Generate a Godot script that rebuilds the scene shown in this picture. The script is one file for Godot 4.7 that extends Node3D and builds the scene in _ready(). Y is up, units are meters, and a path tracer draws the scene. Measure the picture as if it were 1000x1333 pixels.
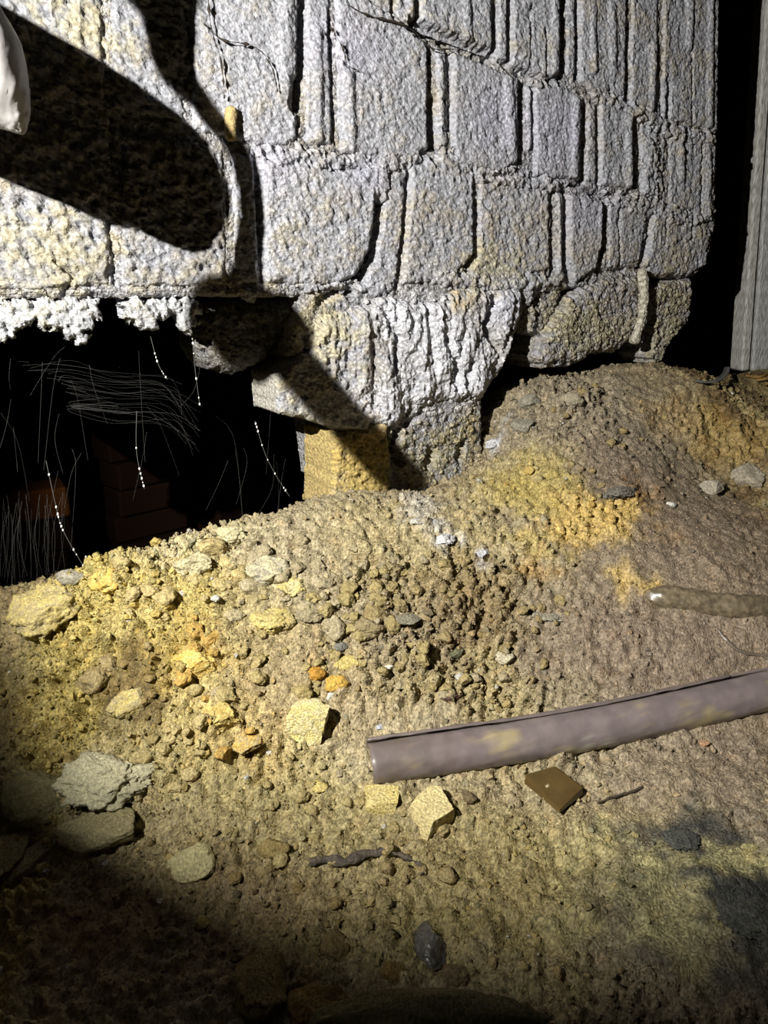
extends Node3D
# A dark crawl space: the foot of a ribbed block wall, broken open below, above a slope of yellow and brown dirt with stones and an old pipe.
# World: metres, y up, the camera looks along -z. The photograph's pixel frame (1000 x 1333) is only used to measure where things stand in the world.

const FOCAL := 970.0
const PITCH := 17.5
const LAMP := Vector3(-0.5, 0.93, -0.05)
const LAMP_ENERGY := 3.8
const WALL_A := 1.15          # distance of the wall straight ahead
const WALL_B := 0.65          # how fast the wall recedes to the right

var eye := Vector3(0, 0.6, 0)
var cam_r := Vector3.RIGHT
var cam_u: Vector3
var cam_f: Vector3
var wall_o := Vector3(0, 0, -WALL_A)
var wall_u := Vector3(1, 0, -WALL_B).normalized()
var wall_n := Vector3(WALL_B, 0, 1).normalized()
var rng := RandomNumberGenerator.new()
var taken := {}
var mats := {}
var nz_big: FastNoiseLite
var nz_mid: FastNoiseLite
var nz_fine: FastNoiseLite
var nz_cell: FastNoiseLite
var nz_lump: FastNoiseLite
var nz_crumb: FastNoiseLite

# ------------------------------------------------------------------ measuring
func ray(px: float, py: float) -> Vector3:
	return cam_r * ((px - 500.0) / FOCAL) + cam_u * ((666.5 - py) / FOCAL) + cam_f

func on_wall(px: float, py: float, off := 0.0) -> Vector3:
	var d := ray(px, py)
	var k := wall_n.dot(wall_o + wall_n * off - eye) / wall_n.dot(d)
	return eye + d * k

func wuv(px: float, py: float, off := 0.0) -> Vector2:
	var p := on_wall(px, py, off)
	return Vector2((p - wall_o).dot(wall_u), p.y)

func from_uv(u: float, v: float, off: float) -> Vector3:
	return wall_o + wall_u * u + wall_n * off + Vector3(0, v, 0)

func drop_point(px: float, py: float, drop: float) -> Vector3:
	var d := ray(px, py)
	return eye + d * (drop / -d.y)

func ground_at(px: float, py: float, lift := 0.0) -> Vector3:
	var d := ray(px, py)
	var t := 0.3
	while t < 4.0:
		var p := eye + d * t
		if p.y - lift < ground(p.x, p.z):
			break
		t += 0.004
	return eye + d * t

# ------------------------------------------------------------------ naming
func numbered(called: String) -> String:
	var n: int = taken.get(called, 0)
	taken[called] = n + 1
	return called if n == 0 else "%s_%03d" % [called, n]

func tag(o: Node3D, label: String, category: String, group := "", kind := "") -> Node3D:
	if label: o.set_meta("label", label)
	if category: o.set_meta("category", category)
	if group: o.set_meta("group", group)
	if kind: o.set_meta("kind", kind)
	return o

func thing(called: String, label: String, category: String, at := Vector3.ZERO, group := "", kind := "") -> Node3D:
	var o := Node3D.new()
	o.name = numbered(called)
	o.position = at
	add_child(o)
	return tag(o, label, category, group, kind)

func piece(called: String, mesh: Mesh, mat: Material, parent: Node3D = null) -> MeshInstance3D:
	var o := MeshInstance3D.new()
	o.mesh = mesh
	o.material_override = mat
	if parent == null:
		o.name = numbered(called)
		add_child(o)
	else:
		o.name = called
		parent.add_child(o, true)
	return o

# ------------------------------------------------------------------ materials
func noise_tex(kind: int, freq: float, octaves: int, size := 512, sd := 1, cell_return := -1) -> NoiseTexture2D:
	var n := FastNoiseLite.new()
	n.noise_type = kind
	n.frequency = freq
	n.seed = sd
	n.fractal_octaves = octaves
	n.fractal_type = FastNoiseLite.FRACTAL_FBM if octaves > 1 else FastNoiseLite.FRACTAL_NONE
	if cell_return >= 0:
		n.cellular_return_type = cell_return
		n.cellular_jitter = 1.0
	var t := NoiseTexture2D.new()
	t.width = size
	t.height = size
	t.seamless = true
	t.noise = n
	return t

func grain_tex(kind: int, freq: float, octaves: int, lo: Color, hi: Color, sd: int) -> NoiseTexture2D:
	var t := noise_tex(kind, freq, octaves, 512, sd)
	var g := Gradient.new()
	g.set_color(0, lo)
	g.set_color(1, hi)
	g.set_offset(0, 0.22)
	g.set_offset(1, 0.78)
	t.color_ramp = g
	return t

func earth_mat(tile: float, relief: float, rough: float, grain: Texture2D, bump: Texture2D, spec := 0.3, rough_tex: Texture2D = null) -> StandardMaterial3D:
	var m := StandardMaterial3D.new()
	m.vertex_color_use_as_albedo = true
	m.albedo_texture = grain
	m.roughness = rough
	m.roughness_texture = rough_tex
	m.metallic_specular = spec
	m.uv1_triplanar = true
	m.uv1_world_triplanar = true
	m.uv1_scale = Vector3.ONE / tile
	m.heightmap_enabled = true
	m.heightmap_texture = bump
	m.heightmap_scale = relief
	return m

func make_materials() -> void:
	var S := FastNoiseLite.TYPE_SIMPLEX_SMOOTH
	var C := FastNoiseLite.TYPE_CELLULAR
	var grain := grain_tex(S, 0.05, 4, Color(0.66, 0.66, 0.66), Color(1, 1, 1), 3)
	var grain2 := grain_tex(S, 0.03, 5, Color(0.55, 0.54, 0.52), Color(1, 1, 1), 9)
	var bump_wall := noise_tex(S, 0.045, 5, 512, 5)
	var bump_soil := noise_tex(C, 0.06, 3, 512, 7, FastNoiseLite.RETURN_DISTANCE)
	var bump_soft := noise_tex(S, 0.02, 4, 512, 11)
	mats.block = earth_mat(0.16, 0.3, 0.9, grain, bump_wall, 0.25)
	mats.mortar = earth_mat(0.13, 0.5, 0.95, grain2, bump_wall, 0.2)
	mats.soil = earth_mat(0.07, -0.2, 0.6, grain2, bump_soil, 0.45)
	mats.stone = earth_mat(0.09, 0.12, 0.85, grain, bump_wall, 0.3)
	mats.crumb = earth_mat(0.05, 0.12, 0.8, grain, bump_wall, 0.35)
	var faint := grain_tex(S, 0.02, 4, Color(0.86, 0.86, 0.86), Color(1, 1, 1), 15)
	mats.pipe = earth_mat(0.3, 0.05, 0.4, faint, bump_soft, 0.5)
	mats.wet = earth_mat(0.2, 0.12, 0.36, grain, bump_soft, 0.6)
	mats.wood = earth_mat(0.2, 0.1, 0.85, grain2, bump_soft, 0.2)
	mats.wood.uv1_scale = Vector3(40, 2.5, 40)
	mats.dark = earth_mat(0.4, 0.4, 0.95, grain2, bump_soft, 0.1)
	var w := StandardMaterial3D.new()
	w.albedo_color = Color(0.4, 0.4, 0.39)
	w.roughness = 0.7
	mats.silk = w
	var dew := StandardMaterial3D.new()
	dew.albedo_color = Color(0.95, 0.95, 0.93)
	dew.roughness = 0.4
	mats.dew = dew
	var metal := StandardMaterial3D.new()
	metal.albedo_color = Color(0.12, 0.12, 0.13)
	metal.roughness = 0.5
	mats.rubber = metal
	var lens := StandardMaterial3D.new()
	lens.albedo_color = Color(0.9, 0.9, 0.88)
	lens.emission_enabled = true
	lens.emission = Color(1.0, 0.98, 0.94)
	lens.emission_energy_multiplier = 2.0
	mats.lens = lens

func fnl(kind: int, freq: float, oct: int, sd: int) -> FastNoiseLite:
	var n := FastNoiseLite.new()
	n.noise_type = kind
	n.frequency = freq
	n.fractal_octaves = oct
	n.fractal_type = FastNoiseLite.FRACTAL_FBM if oct > 1 else FastNoiseLite.FRACTAL_NONE
	n.seed = sd
	return n

# ------------------------------------------------------------------ mesh tools
func mesh_of(v: PackedVector3Array, n: PackedVector3Array, c: PackedColorArray, idx: PackedInt32Array) -> ArrayMesh:
	var a := []
	a.resize(Mesh.ARRAY_MAX)
	a[Mesh.ARRAY_VERTEX] = v
	a[Mesh.ARRAY_NORMAL] = n
	if c.size():
		a[Mesh.ARRAY_COLOR] = c
	a[Mesh.ARRAY_INDEX] = idx
	var m := ArrayMesh.new()
	m.add_surface_from_arrays(Mesh.PRIMITIVE_TRIANGLES, a)
	return m

func smooth_normals(v: PackedVector3Array, idx: PackedInt32Array) -> PackedVector3Array:
	var n := PackedVector3Array()
	n.resize(v.size())
	for k in range(0, idx.size(), 3):
		var a := idx[k]
		var b := idx[k + 1]
		var c := idx[k + 2]
		var f := (v[c] - v[a]).cross(v[b] - v[a])
		n[a] += f
		n[b] += f
		n[c] += f
	for k in n.size():
		n[k] = n[k].normalized()
	return n

var spheres := {}
func icosphere(level: int) -> Array:
	if spheres.has(level):
		return spheres[level]
	var v := PackedVector3Array()
	var idx := PackedInt32Array()
	if level == 0:
		var t := (1.0 + sqrt(5.0)) / 2.0
		for s in [[-1, t, 0], [1, t, 0], [-1, -t, 0], [1, -t, 0], [0, -1, t], [0, 1, t], [0, -1, -t], [0, 1, -t], [t, 0, -1], [t, 0, 1], [-t, 0, -1], [-t, 0, 1]]:
			v.append(Vector3(s[0], s[1], s[2]).normalized())
		for f in [[0, 11, 5], [0, 5, 1], [0, 1, 7], [0, 7, 10], [0, 10, 11], [1, 5, 9], [5, 11, 4], [11, 10, 2], [10, 7, 6], [7, 1, 8], [3, 9, 4], [3, 4, 2], [3, 2, 6], [3, 6, 8], [3, 8, 9], [4, 9, 5], [2, 4, 11], [6, 2, 10], [8, 6, 7], [9, 8, 1]]:
			idx.append_array(PackedInt32Array([f[0], f[2], f[1]]))
	else:
		var from: Array = icosphere(level - 1)
		v = from[0].duplicate()
		var old: PackedInt32Array = from[1]
		var mids := {}
		for k in range(0, old.size(), 3):
			var m := []
			for e in 3:
				var a := old[k + e]
				var b := old[k + (e + 1) % 3]
				var key := mini(a, b) * 100000 + maxi(a, b)
				if not mids.has(key):
					mids[key] = v.size()
					v.append((v[a] + v[b]).normalized())
				m.append(mids[key])
			idx.append_array(PackedInt32Array([old[k], m[0], m[2], old[k + 1], m[1], m[0], old[k + 2], m[2], m[1], m[0], m[1], m[2]]))
	spheres[level] = [v, idx]
	return spheres[level]

# a stone: a sphere cut by planes and roughened; size = half extents
func rock(size: Vector3, sd: int, cuts: int, rough: float, col: Color, col2: Color, level := 4, cut_depth := 0.72, boxy := false) -> ArrayMesh:
	var base: Array = icosphere(level)
	var src: PackedVector3Array = base[0]
	var r := RandomNumberGenerator.new()
	r.seed = sd * 7919 + 13
	var ns: Array[Vector3] = []
	var ds: Array[float] = []
	if boxy:
		for n6 in [Vector3.UP, Vector3.LEFT, Vector3.RIGHT, Vector3.BACK, Vector3.FORWARD]:
			ns.append((n6 + Vector3(r.randf_range(-0.2, 0.2), r.randf_range(-0.2, 0.2), r.randf_range(-0.2, 0.2))).normalized())
			ds.append(0.6)
	for k in cuts:
		ns.append(Vector3(r.randf_range(-1, 1), r.randf_range(-0.7, 1), r.randf_range(-1, 1)).normalized())
		ds.append(r.randf_range(cut_depth - 0.14, cut_depth + 0.14))
	var v := PackedVector3Array()
	var c := PackedColorArray()
	v.resize(src.size())
	c.resize(src.size())
	var o := Vector3(r.randf(), r.randf(), r.randf()) * 50.0
	for k in src.size():
		var p := src[k]
		for q in ns.size():
			var over := p.dot(ns[q]) - ds[q]
			if over > 0.0:
				p -= ns[q] * over
		var w := p * 1.3 + o
		var big := nz_big.get_noise_3d(w.x * 0.09, w.y * 0.09, w.z * 0.09)
		var mid := nz_mid.get_noise_3d(w.x * 0.09, w.y * 0.09, w.z * 0.09)
		var cel := nz_cell.get_noise_3d(w.x * 0.05, w.y * 0.05, w.z * 0.05)
		p *= 1.0 + rough * (big * 0.9 + mid * 0.45 + cel * 0.25)
		v[k] = p * size
		c[k] = col.lerp(col2, clampf(0.5 + mid * 1.1 + big * 0.9, 0, 1))
	return mesh_of(v, smooth_normals(v, base[1]), c, base[1])

# a tube along a path; radius may vary; closed ends
func tube(path: PackedVector3Array, radii: PackedFloat32Array, sides: int, col: Color, bump := 0.0, col2 := Color(-1, 0, 0)) -> ArrayMesh:
	var v := PackedVector3Array()
	var c := PackedColorArray()
	var idx := PackedInt32Array()
	var n := path.size()
	var up := Vector3.UP
	for k in n:
		var t := (path[mini(k + 1, n - 1)] - path[maxi(k - 1, 0)]).normalized()
		if absf(t.dot(up)) > 0.97:
			up = Vector3.RIGHT
		var a := t.cross(up).normalized()
		var b := a.cross(t).normalized()
		up = b
		for s in sides + 1:
			var an := TAU * s / sides
			var d := a * cos(an) + b * sin(an)
			var r := radii[k] if k < radii.size() else radii[radii.size() - 1]
			var p := path[k] + d * r
			var q := nz_mid.get_noise_3dv(p * 1.0)
			if bump > 0.0:
				p += d * bump * (q + nz_fine.get_noise_3dv(p))
			v.append(p)
			c.append(col if col2.r < 0.0 else col.lerp(col2, clampf(0.5 + q * 1.5, 0, 1)))
	for k in n - 1:
		for s in sides:
			var i := k * (sides + 1) + s
			var j := i + sides + 1
			idx.append_array(PackedInt32Array([i, i + 1, j, i + 1, j + 1, j]))
	for e in 2:
		var k: int = 0 if e == 0 else n - 1
		var at := v.size()
		v.append(path[k])
		c.append(col)
		for s in sides:
			var i := k * (sides + 1) + s
			idx.append_array(PackedInt32Array([at, i + 1, i] if e == 0 else [at, i, i + 1]))
	return mesh_of(v, smooth_normals(v, idx), c, idx)

# a profile of (distance along -z, radius) turned round the axis
func lathe(profile: Array, sides: int, col: Color) -> ArrayMesh:
	var st := SurfaceTool.new()
	st.begin(Mesh.PRIMITIVE_TRIANGLES)
	st.set_color(col)
	st.set_smooth_group(-1)
	for k in profile.size() - 1:
		for q in sides:
			var c := []
			for e in [[k, q], [k, q + 1], [k + 1, q + 1], [k + 1, q]]:
				var p: Vector2 = profile[e[0]]
				var an: float = TAU * e[1] / sides
				c.append(Vector3(cos(an) * p.y, sin(an) * p.y, -p.x))
			for t in [c[0], c[1], c[2], c[0], c[2], c[3]]:
				st.add_vertex(t)
	st.generate_normals()
	return st.commit()

func spline(pts: Array, per: int) -> PackedVector3Array:
	var o := PackedVector3Array()
	for k in pts.size() - 1:
		var a: Vector3 = pts[maxi(k - 1, 0)]
		var b: Vector3 = pts[k]
		var c: Vector3 = pts[k + 1]
		var d: Vector3 = pts[mini(k + 2, pts.size() - 1)]
		for s in per:
			o.append(b.cubic_interpolate(c, a, d, float(s) / per))
	o.append(pts[pts.size() - 1])
	return o

func box_mesh(size: Vector3, bevel: float, col: Color, segs := 1) -> ArrayMesh:
	# a box with chamfered edges, as the hull of three shrunken boxes
	var st := SurfaceTool.new()
	st.begin(Mesh.PRIMITIVE_TRIANGLES)
	st.set_color(col)
	st.set_smooth_group(-1)
	var h := size / 2.0
	var b := minf(bevel, minf(h.x, minf(h.y, h.z)) * 0.9)
	var faces := []
	for ax in 3:
		for s in [-1.0, 1.0]:
			var q := []
			for w in [[-1, -1], [1, -1], [1, 1], [-1, 1]]:
				var p := Vector3()
				p[ax] = s * h[ax]
				p[(ax + 1) % 3] = w[0] * (h[(ax + 1) % 3] - b)
				p[(ax + 2) % 3] = w[1] * (h[(ax + 2) % 3] - b)
				q.append(p)
			faces.append(q)
	for ax in 3:
		for s in [-1.0, 1.0]:
			for t in [-1.0, 1.0]:
				var u := (ax + 1) % 3
				var w := (ax + 2) % 3
				var q := []
				for e in [[-1, 0], [1, 0], [1, 1], [-1, 1]]:
					var p := Vector3()
					p[ax] = e[0] * (h[ax] - b)
					p[u] = s * (h[u] - (0.0 if e[1] == 0 else b))
					p[w] = t * (h[w] - (b if e[1] == 0 else 0.0))
					q.append(p)
				faces.append(q)
	for x in [-1.0, 1.0]:
		for y in [-1.0, 1.0]:
			for z in [-1.0, 1.0]:
				faces.append([Vector3(x * h.x, y * (h.y - b), z * (h.z - b)), Vector3(x * (h.x - b), y * h.y, z * (h.z - b)), Vector3(x * (h.x - b), y * (h.y - b), z * h.z)])
	for q in faces:
		var nn: Vector3 = (q[1] - q[0]).cross(q[2] - q[0])
		var mid: Vector3 = q[0] + q[1] + q[2]
		if nn.dot(mid) > 0.0:
			q.reverse()
		for k in range(1, q.size() - 1):
			st.add_vertex(q[0])
			st.add_vertex(q[k])
			st.add_vertex(q[k + 1])
	st.generate_normals()
	return st.commit()

# ------------------------------------------------------------------ the wall
var grooves: Array = []       # [a, b, width, depth] in wall metres; negative depth stands proud
var stains: Array = []        # [centre, radii, colour, strength] in wall metres

func groove(pts: Array, w_px: float, depth: float) -> void:
	if depth > 0.0 and depth < 0.0185:
		w_px *= 0.8
		depth *= 0.72
	for k in range(0, pts.size() - 2, 2):
		var a := wuv(pts[k], pts[k + 1])
		var b := wuv(pts[k + 2], pts[k + 3])
		var w := absf(wuv(pts[k] + w_px, pts[k + 1]).x - a.x)
		grooves.append([a, b, w, depth])

func stain(px: float, py: float, rx: float, ry: float, col: Color, strength: float) -> void:
	var c := wuv(px, py)
	stains.append([c, Vector2(wuv(px + rx, py).x - c.x, c.y - wuv(px, py + ry).y), col, strength])

func poly_sdf(poly: PackedVector2Array, p: Vector2) -> float:
	var d := 1e9
	var inside := false
	var n := poly.size()
	var j := n - 1
	for i in n:
		var a := poly[i]
		var e := poly[j] - a
		var w := p - a
		var q := w - e * clampf(w.dot(e) / e.length_squared(), 0.0, 1.0)
		d = minf(d, q.length_squared())
		if (a.y > p.y) != (poly[j].y > p.y) and p.x < e.x * (p.y - a.y) / e.y + a.x:
			inside = not inside
		j = i
	return -sqrt(d) if inside else sqrt(d)

# a slab with a displaced face, an outline in the photograph's frame measured on the wall plane, real thickness and a back
func slab(px_poly: Array, o: Dictionary) -> ArrayMesh:
	var off: float = o.get("off", 0.0)
	var thick: float = o.get("thick", 0.03)
	var rad: float = o.get("round", 0.006)
	var step: float = o.get("step", 0.0026)
	var amp: float = o.get("amp", 0.62)
	var lump: float = o.get("lump", 0.0)
	var streak: float = o.get("streak", 0.0)
	var warp: float = o.get("warp", 0.002)
	var tan_share: float = o.get("tan", 0.0)
	var tint: Color = o.get("tint", Color(1, 1, 1))
	var cut: float = o.get("cut", 1.0)
	var tilt: Vector2 = o.get("tilt", Vector2.ZERO)
	var poly := PackedVector2Array()
	for k in range(0, px_poly.size(), 2):
		poly.append(wuv(px_poly[k], px_poly[k + 1], off))
	var lo := poly[0]
	var hi := poly[0]
	for p in poly:
		lo = lo.min(p)
		hi = hi.max(p)
	var mid := (lo + hi) / 2.0
	lo -= Vector2.ONE * (warp + step)
	hi += Vector2.ONE * (warp + step)
	var own: Array = []
	for g in grooves:
		var r := Rect2(g[0], Vector2.ZERO).expand(g[1]).grow(g[2])
		if r.intersects(Rect2(lo, hi - lo)):
			own.append(g)
	var own_stains: Array = []
	for s in stains:
		if Rect2(s[0] - s[1] * 1.5, s[1] * 3.0).intersects(Rect2(lo, hi - lo)):
			own_stains.append(s)
	var nu := int((hi.x - lo.x) / step) + 2
	var nv := int((hi.y - lo.y) / step) + 2
	var sd := PackedFloat32Array()
	sd.resize(nu * nv)
	for j in nv:
		for i in nu:
			var p := lo + Vector2(i, j) * step
			var q := p
			q.x += warp * (nz_mid.get_noise_2d(p.x, p.y) * 1.6 + nz_fine.get_noise_2d(p.x, p.y) * 0.5)
			q.y += warp * (nz_mid.get_noise_2d(p.x + 9.0, p.y) * 1.6 + nz_fine.get_noise_2d(p.x + 9.0, p.y) * 0.5)
			sd[j * nu + i] = poly_sdf(poly, q)
	var kept := PackedByteArray()
	kept.resize(nu * nv)
	for j in nv - 1:
		for i in nu - 1:
			var k := j * nu + i
			if sd[k] + sd[k + 1] + sd[k + nu] + sd[k + nu + 1] < 0.0:
				kept[k] = 1
	var id := PackedInt32Array()
	id.resize(nu * nv)
	id.fill(-1)
	var v := PackedVector3Array()
	var c := PackedColorArray()
	var uvs := PackedVector2Array()
	var grey := Color(0.54, 0.55, 0.61)
	var buff := Color(0.52, 0.45, 0.31)
	for j in nv:
		for i in nu:
			var k := j * nu + i
			var any := kept[k] == 1 or (i > 0 and kept[k - 1] == 1) or (j > 0 and kept[k - nu] == 1) or (i > 0 and j > 0 and kept[k - nu - 1] == 1)
			if not any:
				continue
			var all := kept[k] == 1 and i > 0 and j > 0 and kept[k - 1] == 1 and kept[k - nu] == 1 and kept[k - nu - 1] == 1
			var p := lo + Vector2(i, j) * step
			var s := sd[k]
			if not all and i > 0 and j > 0 and i < nu - 1 and j < nv - 1:
				var g := Vector2(sd[k + 1] - sd[k - 1], sd[k + nu] - sd[k - nu]) / (2.0 * step)
				if g.length_squared() > 0.2:
					p -= g * (clampf(s, -step, step) / g.length_squared())
				s = 0.0
			var e := clampf(-s, 0.0, rad)
			var h := -rad * (1.0 - sqrt(maxf(0.0, 1.0 - pow((rad - e) / rad, 2.0))))
			h += (p.x - mid.x) * tilt.x + (p.y - mid.y) * tilt.y
			var big := nz_big.get_noise_2d(p.x, p.y)
			var med := nz_mid.get_noise_2d(p.x, p.y)
			var fine := nz_fine.get_noise_2d(p.x, p.y)
			var cel := nz_cell.get_noise_2d(p.x, p.y)
			h += amp * (big * 0.0035 + med * 0.0026 + fine * 0.0018 + (cel + 0.6) * 0.0022)
			h -= amp * 0.016 * maxf(0.0, -0.36 - med)
			if lump > 0.0:
				h += lump * (absf(nz_lump.get_noise_2d(p.x, p.y)) * 1.4 - 0.3 + nz_crumb.get_noise_2d(p.x, p.y) * 0.45)
			if streak > 0.0:
				h += streak * (0.5 - absf(nz_big.get_noise_2d(p.x * 3.2 + 3.0, p.y * 0.55))) * 1.2
			var dark := 0.0
			for g in own:
				var ga: Vector2 = g[0]
				var gb: Vector2 = g[1]
				var ed := gb - ga
				var w := p - ga
				var t := clampf(w.dot(ed) / ed.length_squared(), 0.0, 1.0)
				var gw: float = g[2]
				var dist := (w - ed * t).length() + (med * 0.7 + fine * 0.4) * gw * (0.5 if float(g[3]) > 0.0 else 0.3)
				if dist < gw:
					var gd: float = g[3]
					h -= cut * gd * (1.0 - pow(dist / gw, 2.0 if gd < 0.0 else 3.0))
			h = maxf(h, -thick * 0.92)
			var share := clampf(tan_share + med * 0.55 + big * 0.6, 0.0, 1.0)
			var col := grey.lerp(buff, share)
			for st in own_stains:
				var dd: Vector2 = (p - st[0]) / st[1]
				var f := clampf(1.25 - dd.length() + med * 0.9 + big * 0.5 + fine * 0.25, 0.0, 1.0)
				col = col.lerp(st[2], f * st[3])
			col *= 0.93 + 0.16 * fine + 0.14 * med
			id[k] = v.size()
			v.append(from_uv(p.x, p.y, off + h))
			c.append(Color(col.r * tint.r, col.g * tint.g, col.b * tint.b))
			uvs.append(p)
	var idx := PackedInt32Array()
	for j in nv - 1:
		for i in nu - 1:
			var k := j * nu + i
			if kept[k] == 1:
				var a := id[k]
				var b := id[k + 1]
				var d := id[k + nu]
				var e := id[k + nu + 1]
				idx.append_array(PackedInt32Array([a, d, b, b, d, e]))
	var n := smooth_normals(v, idx)
	# the rim goes back to the slab's full thickness, and the back closes it
	var rim := {}
	var back := off - thick
	var side_col := grey.lerp(buff, tan_share)
	side_col = Color(side_col.r * tint.r, side_col.g * tint.g, side_col.b * tint.b)
	for j in nv - 1:
		for i in nu - 1:
			var k := j * nu + i
			if kept[k] == 0:
				continue
			for e in [[k, k + 1, j == 0 or kept[k - nu] == 0], [k + 1, k + nu + 1, kept[k + 1] == 0], [k + nu + 1, k + nu, kept[k + nu] == 0], [k + nu, k, i == 0 or kept[k - 1] == 0]]:
				if e[2]:
					var a: Vector3 = v[id[e[0]]]
					var b: Vector3 = v[id[e[1]]]
					var ua: Vector2 = uvs[id[e[0]]]
					var ub: Vector2 = uvs[id[e[1]]]
					var a2 := from_uv(ua.x, ua.y, back)
					var b2 := from_uv(ub.x, ub.y, back)
					var ga := Vector2(sd[mini(e[0] + 2, sd.size() - 1)] - sd[maxi(e[0] - 2, 0)], sd[mini(e[0] + 2 * nu, sd.size() - 1)] - sd[maxi(e[0] - 2 * nu, 0)])
					var gb := Vector2(sd[mini(e[1] + 2, sd.size() - 1)] - sd[maxi(e[1] - 2, 0)], sd[mini(e[1] + 2 * nu, sd.size() - 1)] - sd[maxi(e[1] - 2 * nu, 0)])
					var na := (wall_u * ga.x + Vector3.UP * ga.y).normalized()
					var nb := (wall_u * gb.x + Vector3.UP * gb.y).normalized()
					var at := v.size()
					v.append_array(PackedVector3Array([a, b, a2, b2]))
					n.append_array(PackedVector3Array([na, nb, na, nb]))
					c.append_array(PackedColorArray([side_col, side_col, side_col, side_col]))
					idx.append_array(PackedInt32Array([at, at + 1, at + 2, at + 1, at + 3, at + 2]))
	var tri := Geometry2D.triangulate_polygon(poly)
	var at0 := v.size()
	for p in poly:
		v.append(from_uv(p.x, p.y, back))
		n.append(-wall_n)
		c.append(grey)
	for k in range(0, tri.size(), 3):
		var a := tri[k]
		var b := tri[k + 1]
		var d := tri[k + 2]
		var face := (v[at0 + b] - v[at0 + a]).cross(v[at0 + d] - v[at0 + a])
		idx.append_array(PackedInt32Array([at0 + a, at0 + b, at0 + d] if face.dot(wall_n) > 0.0 else [at0 + a, at0 + d, at0 + b]))
	return mesh_of(v, n, c, idx)

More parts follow.
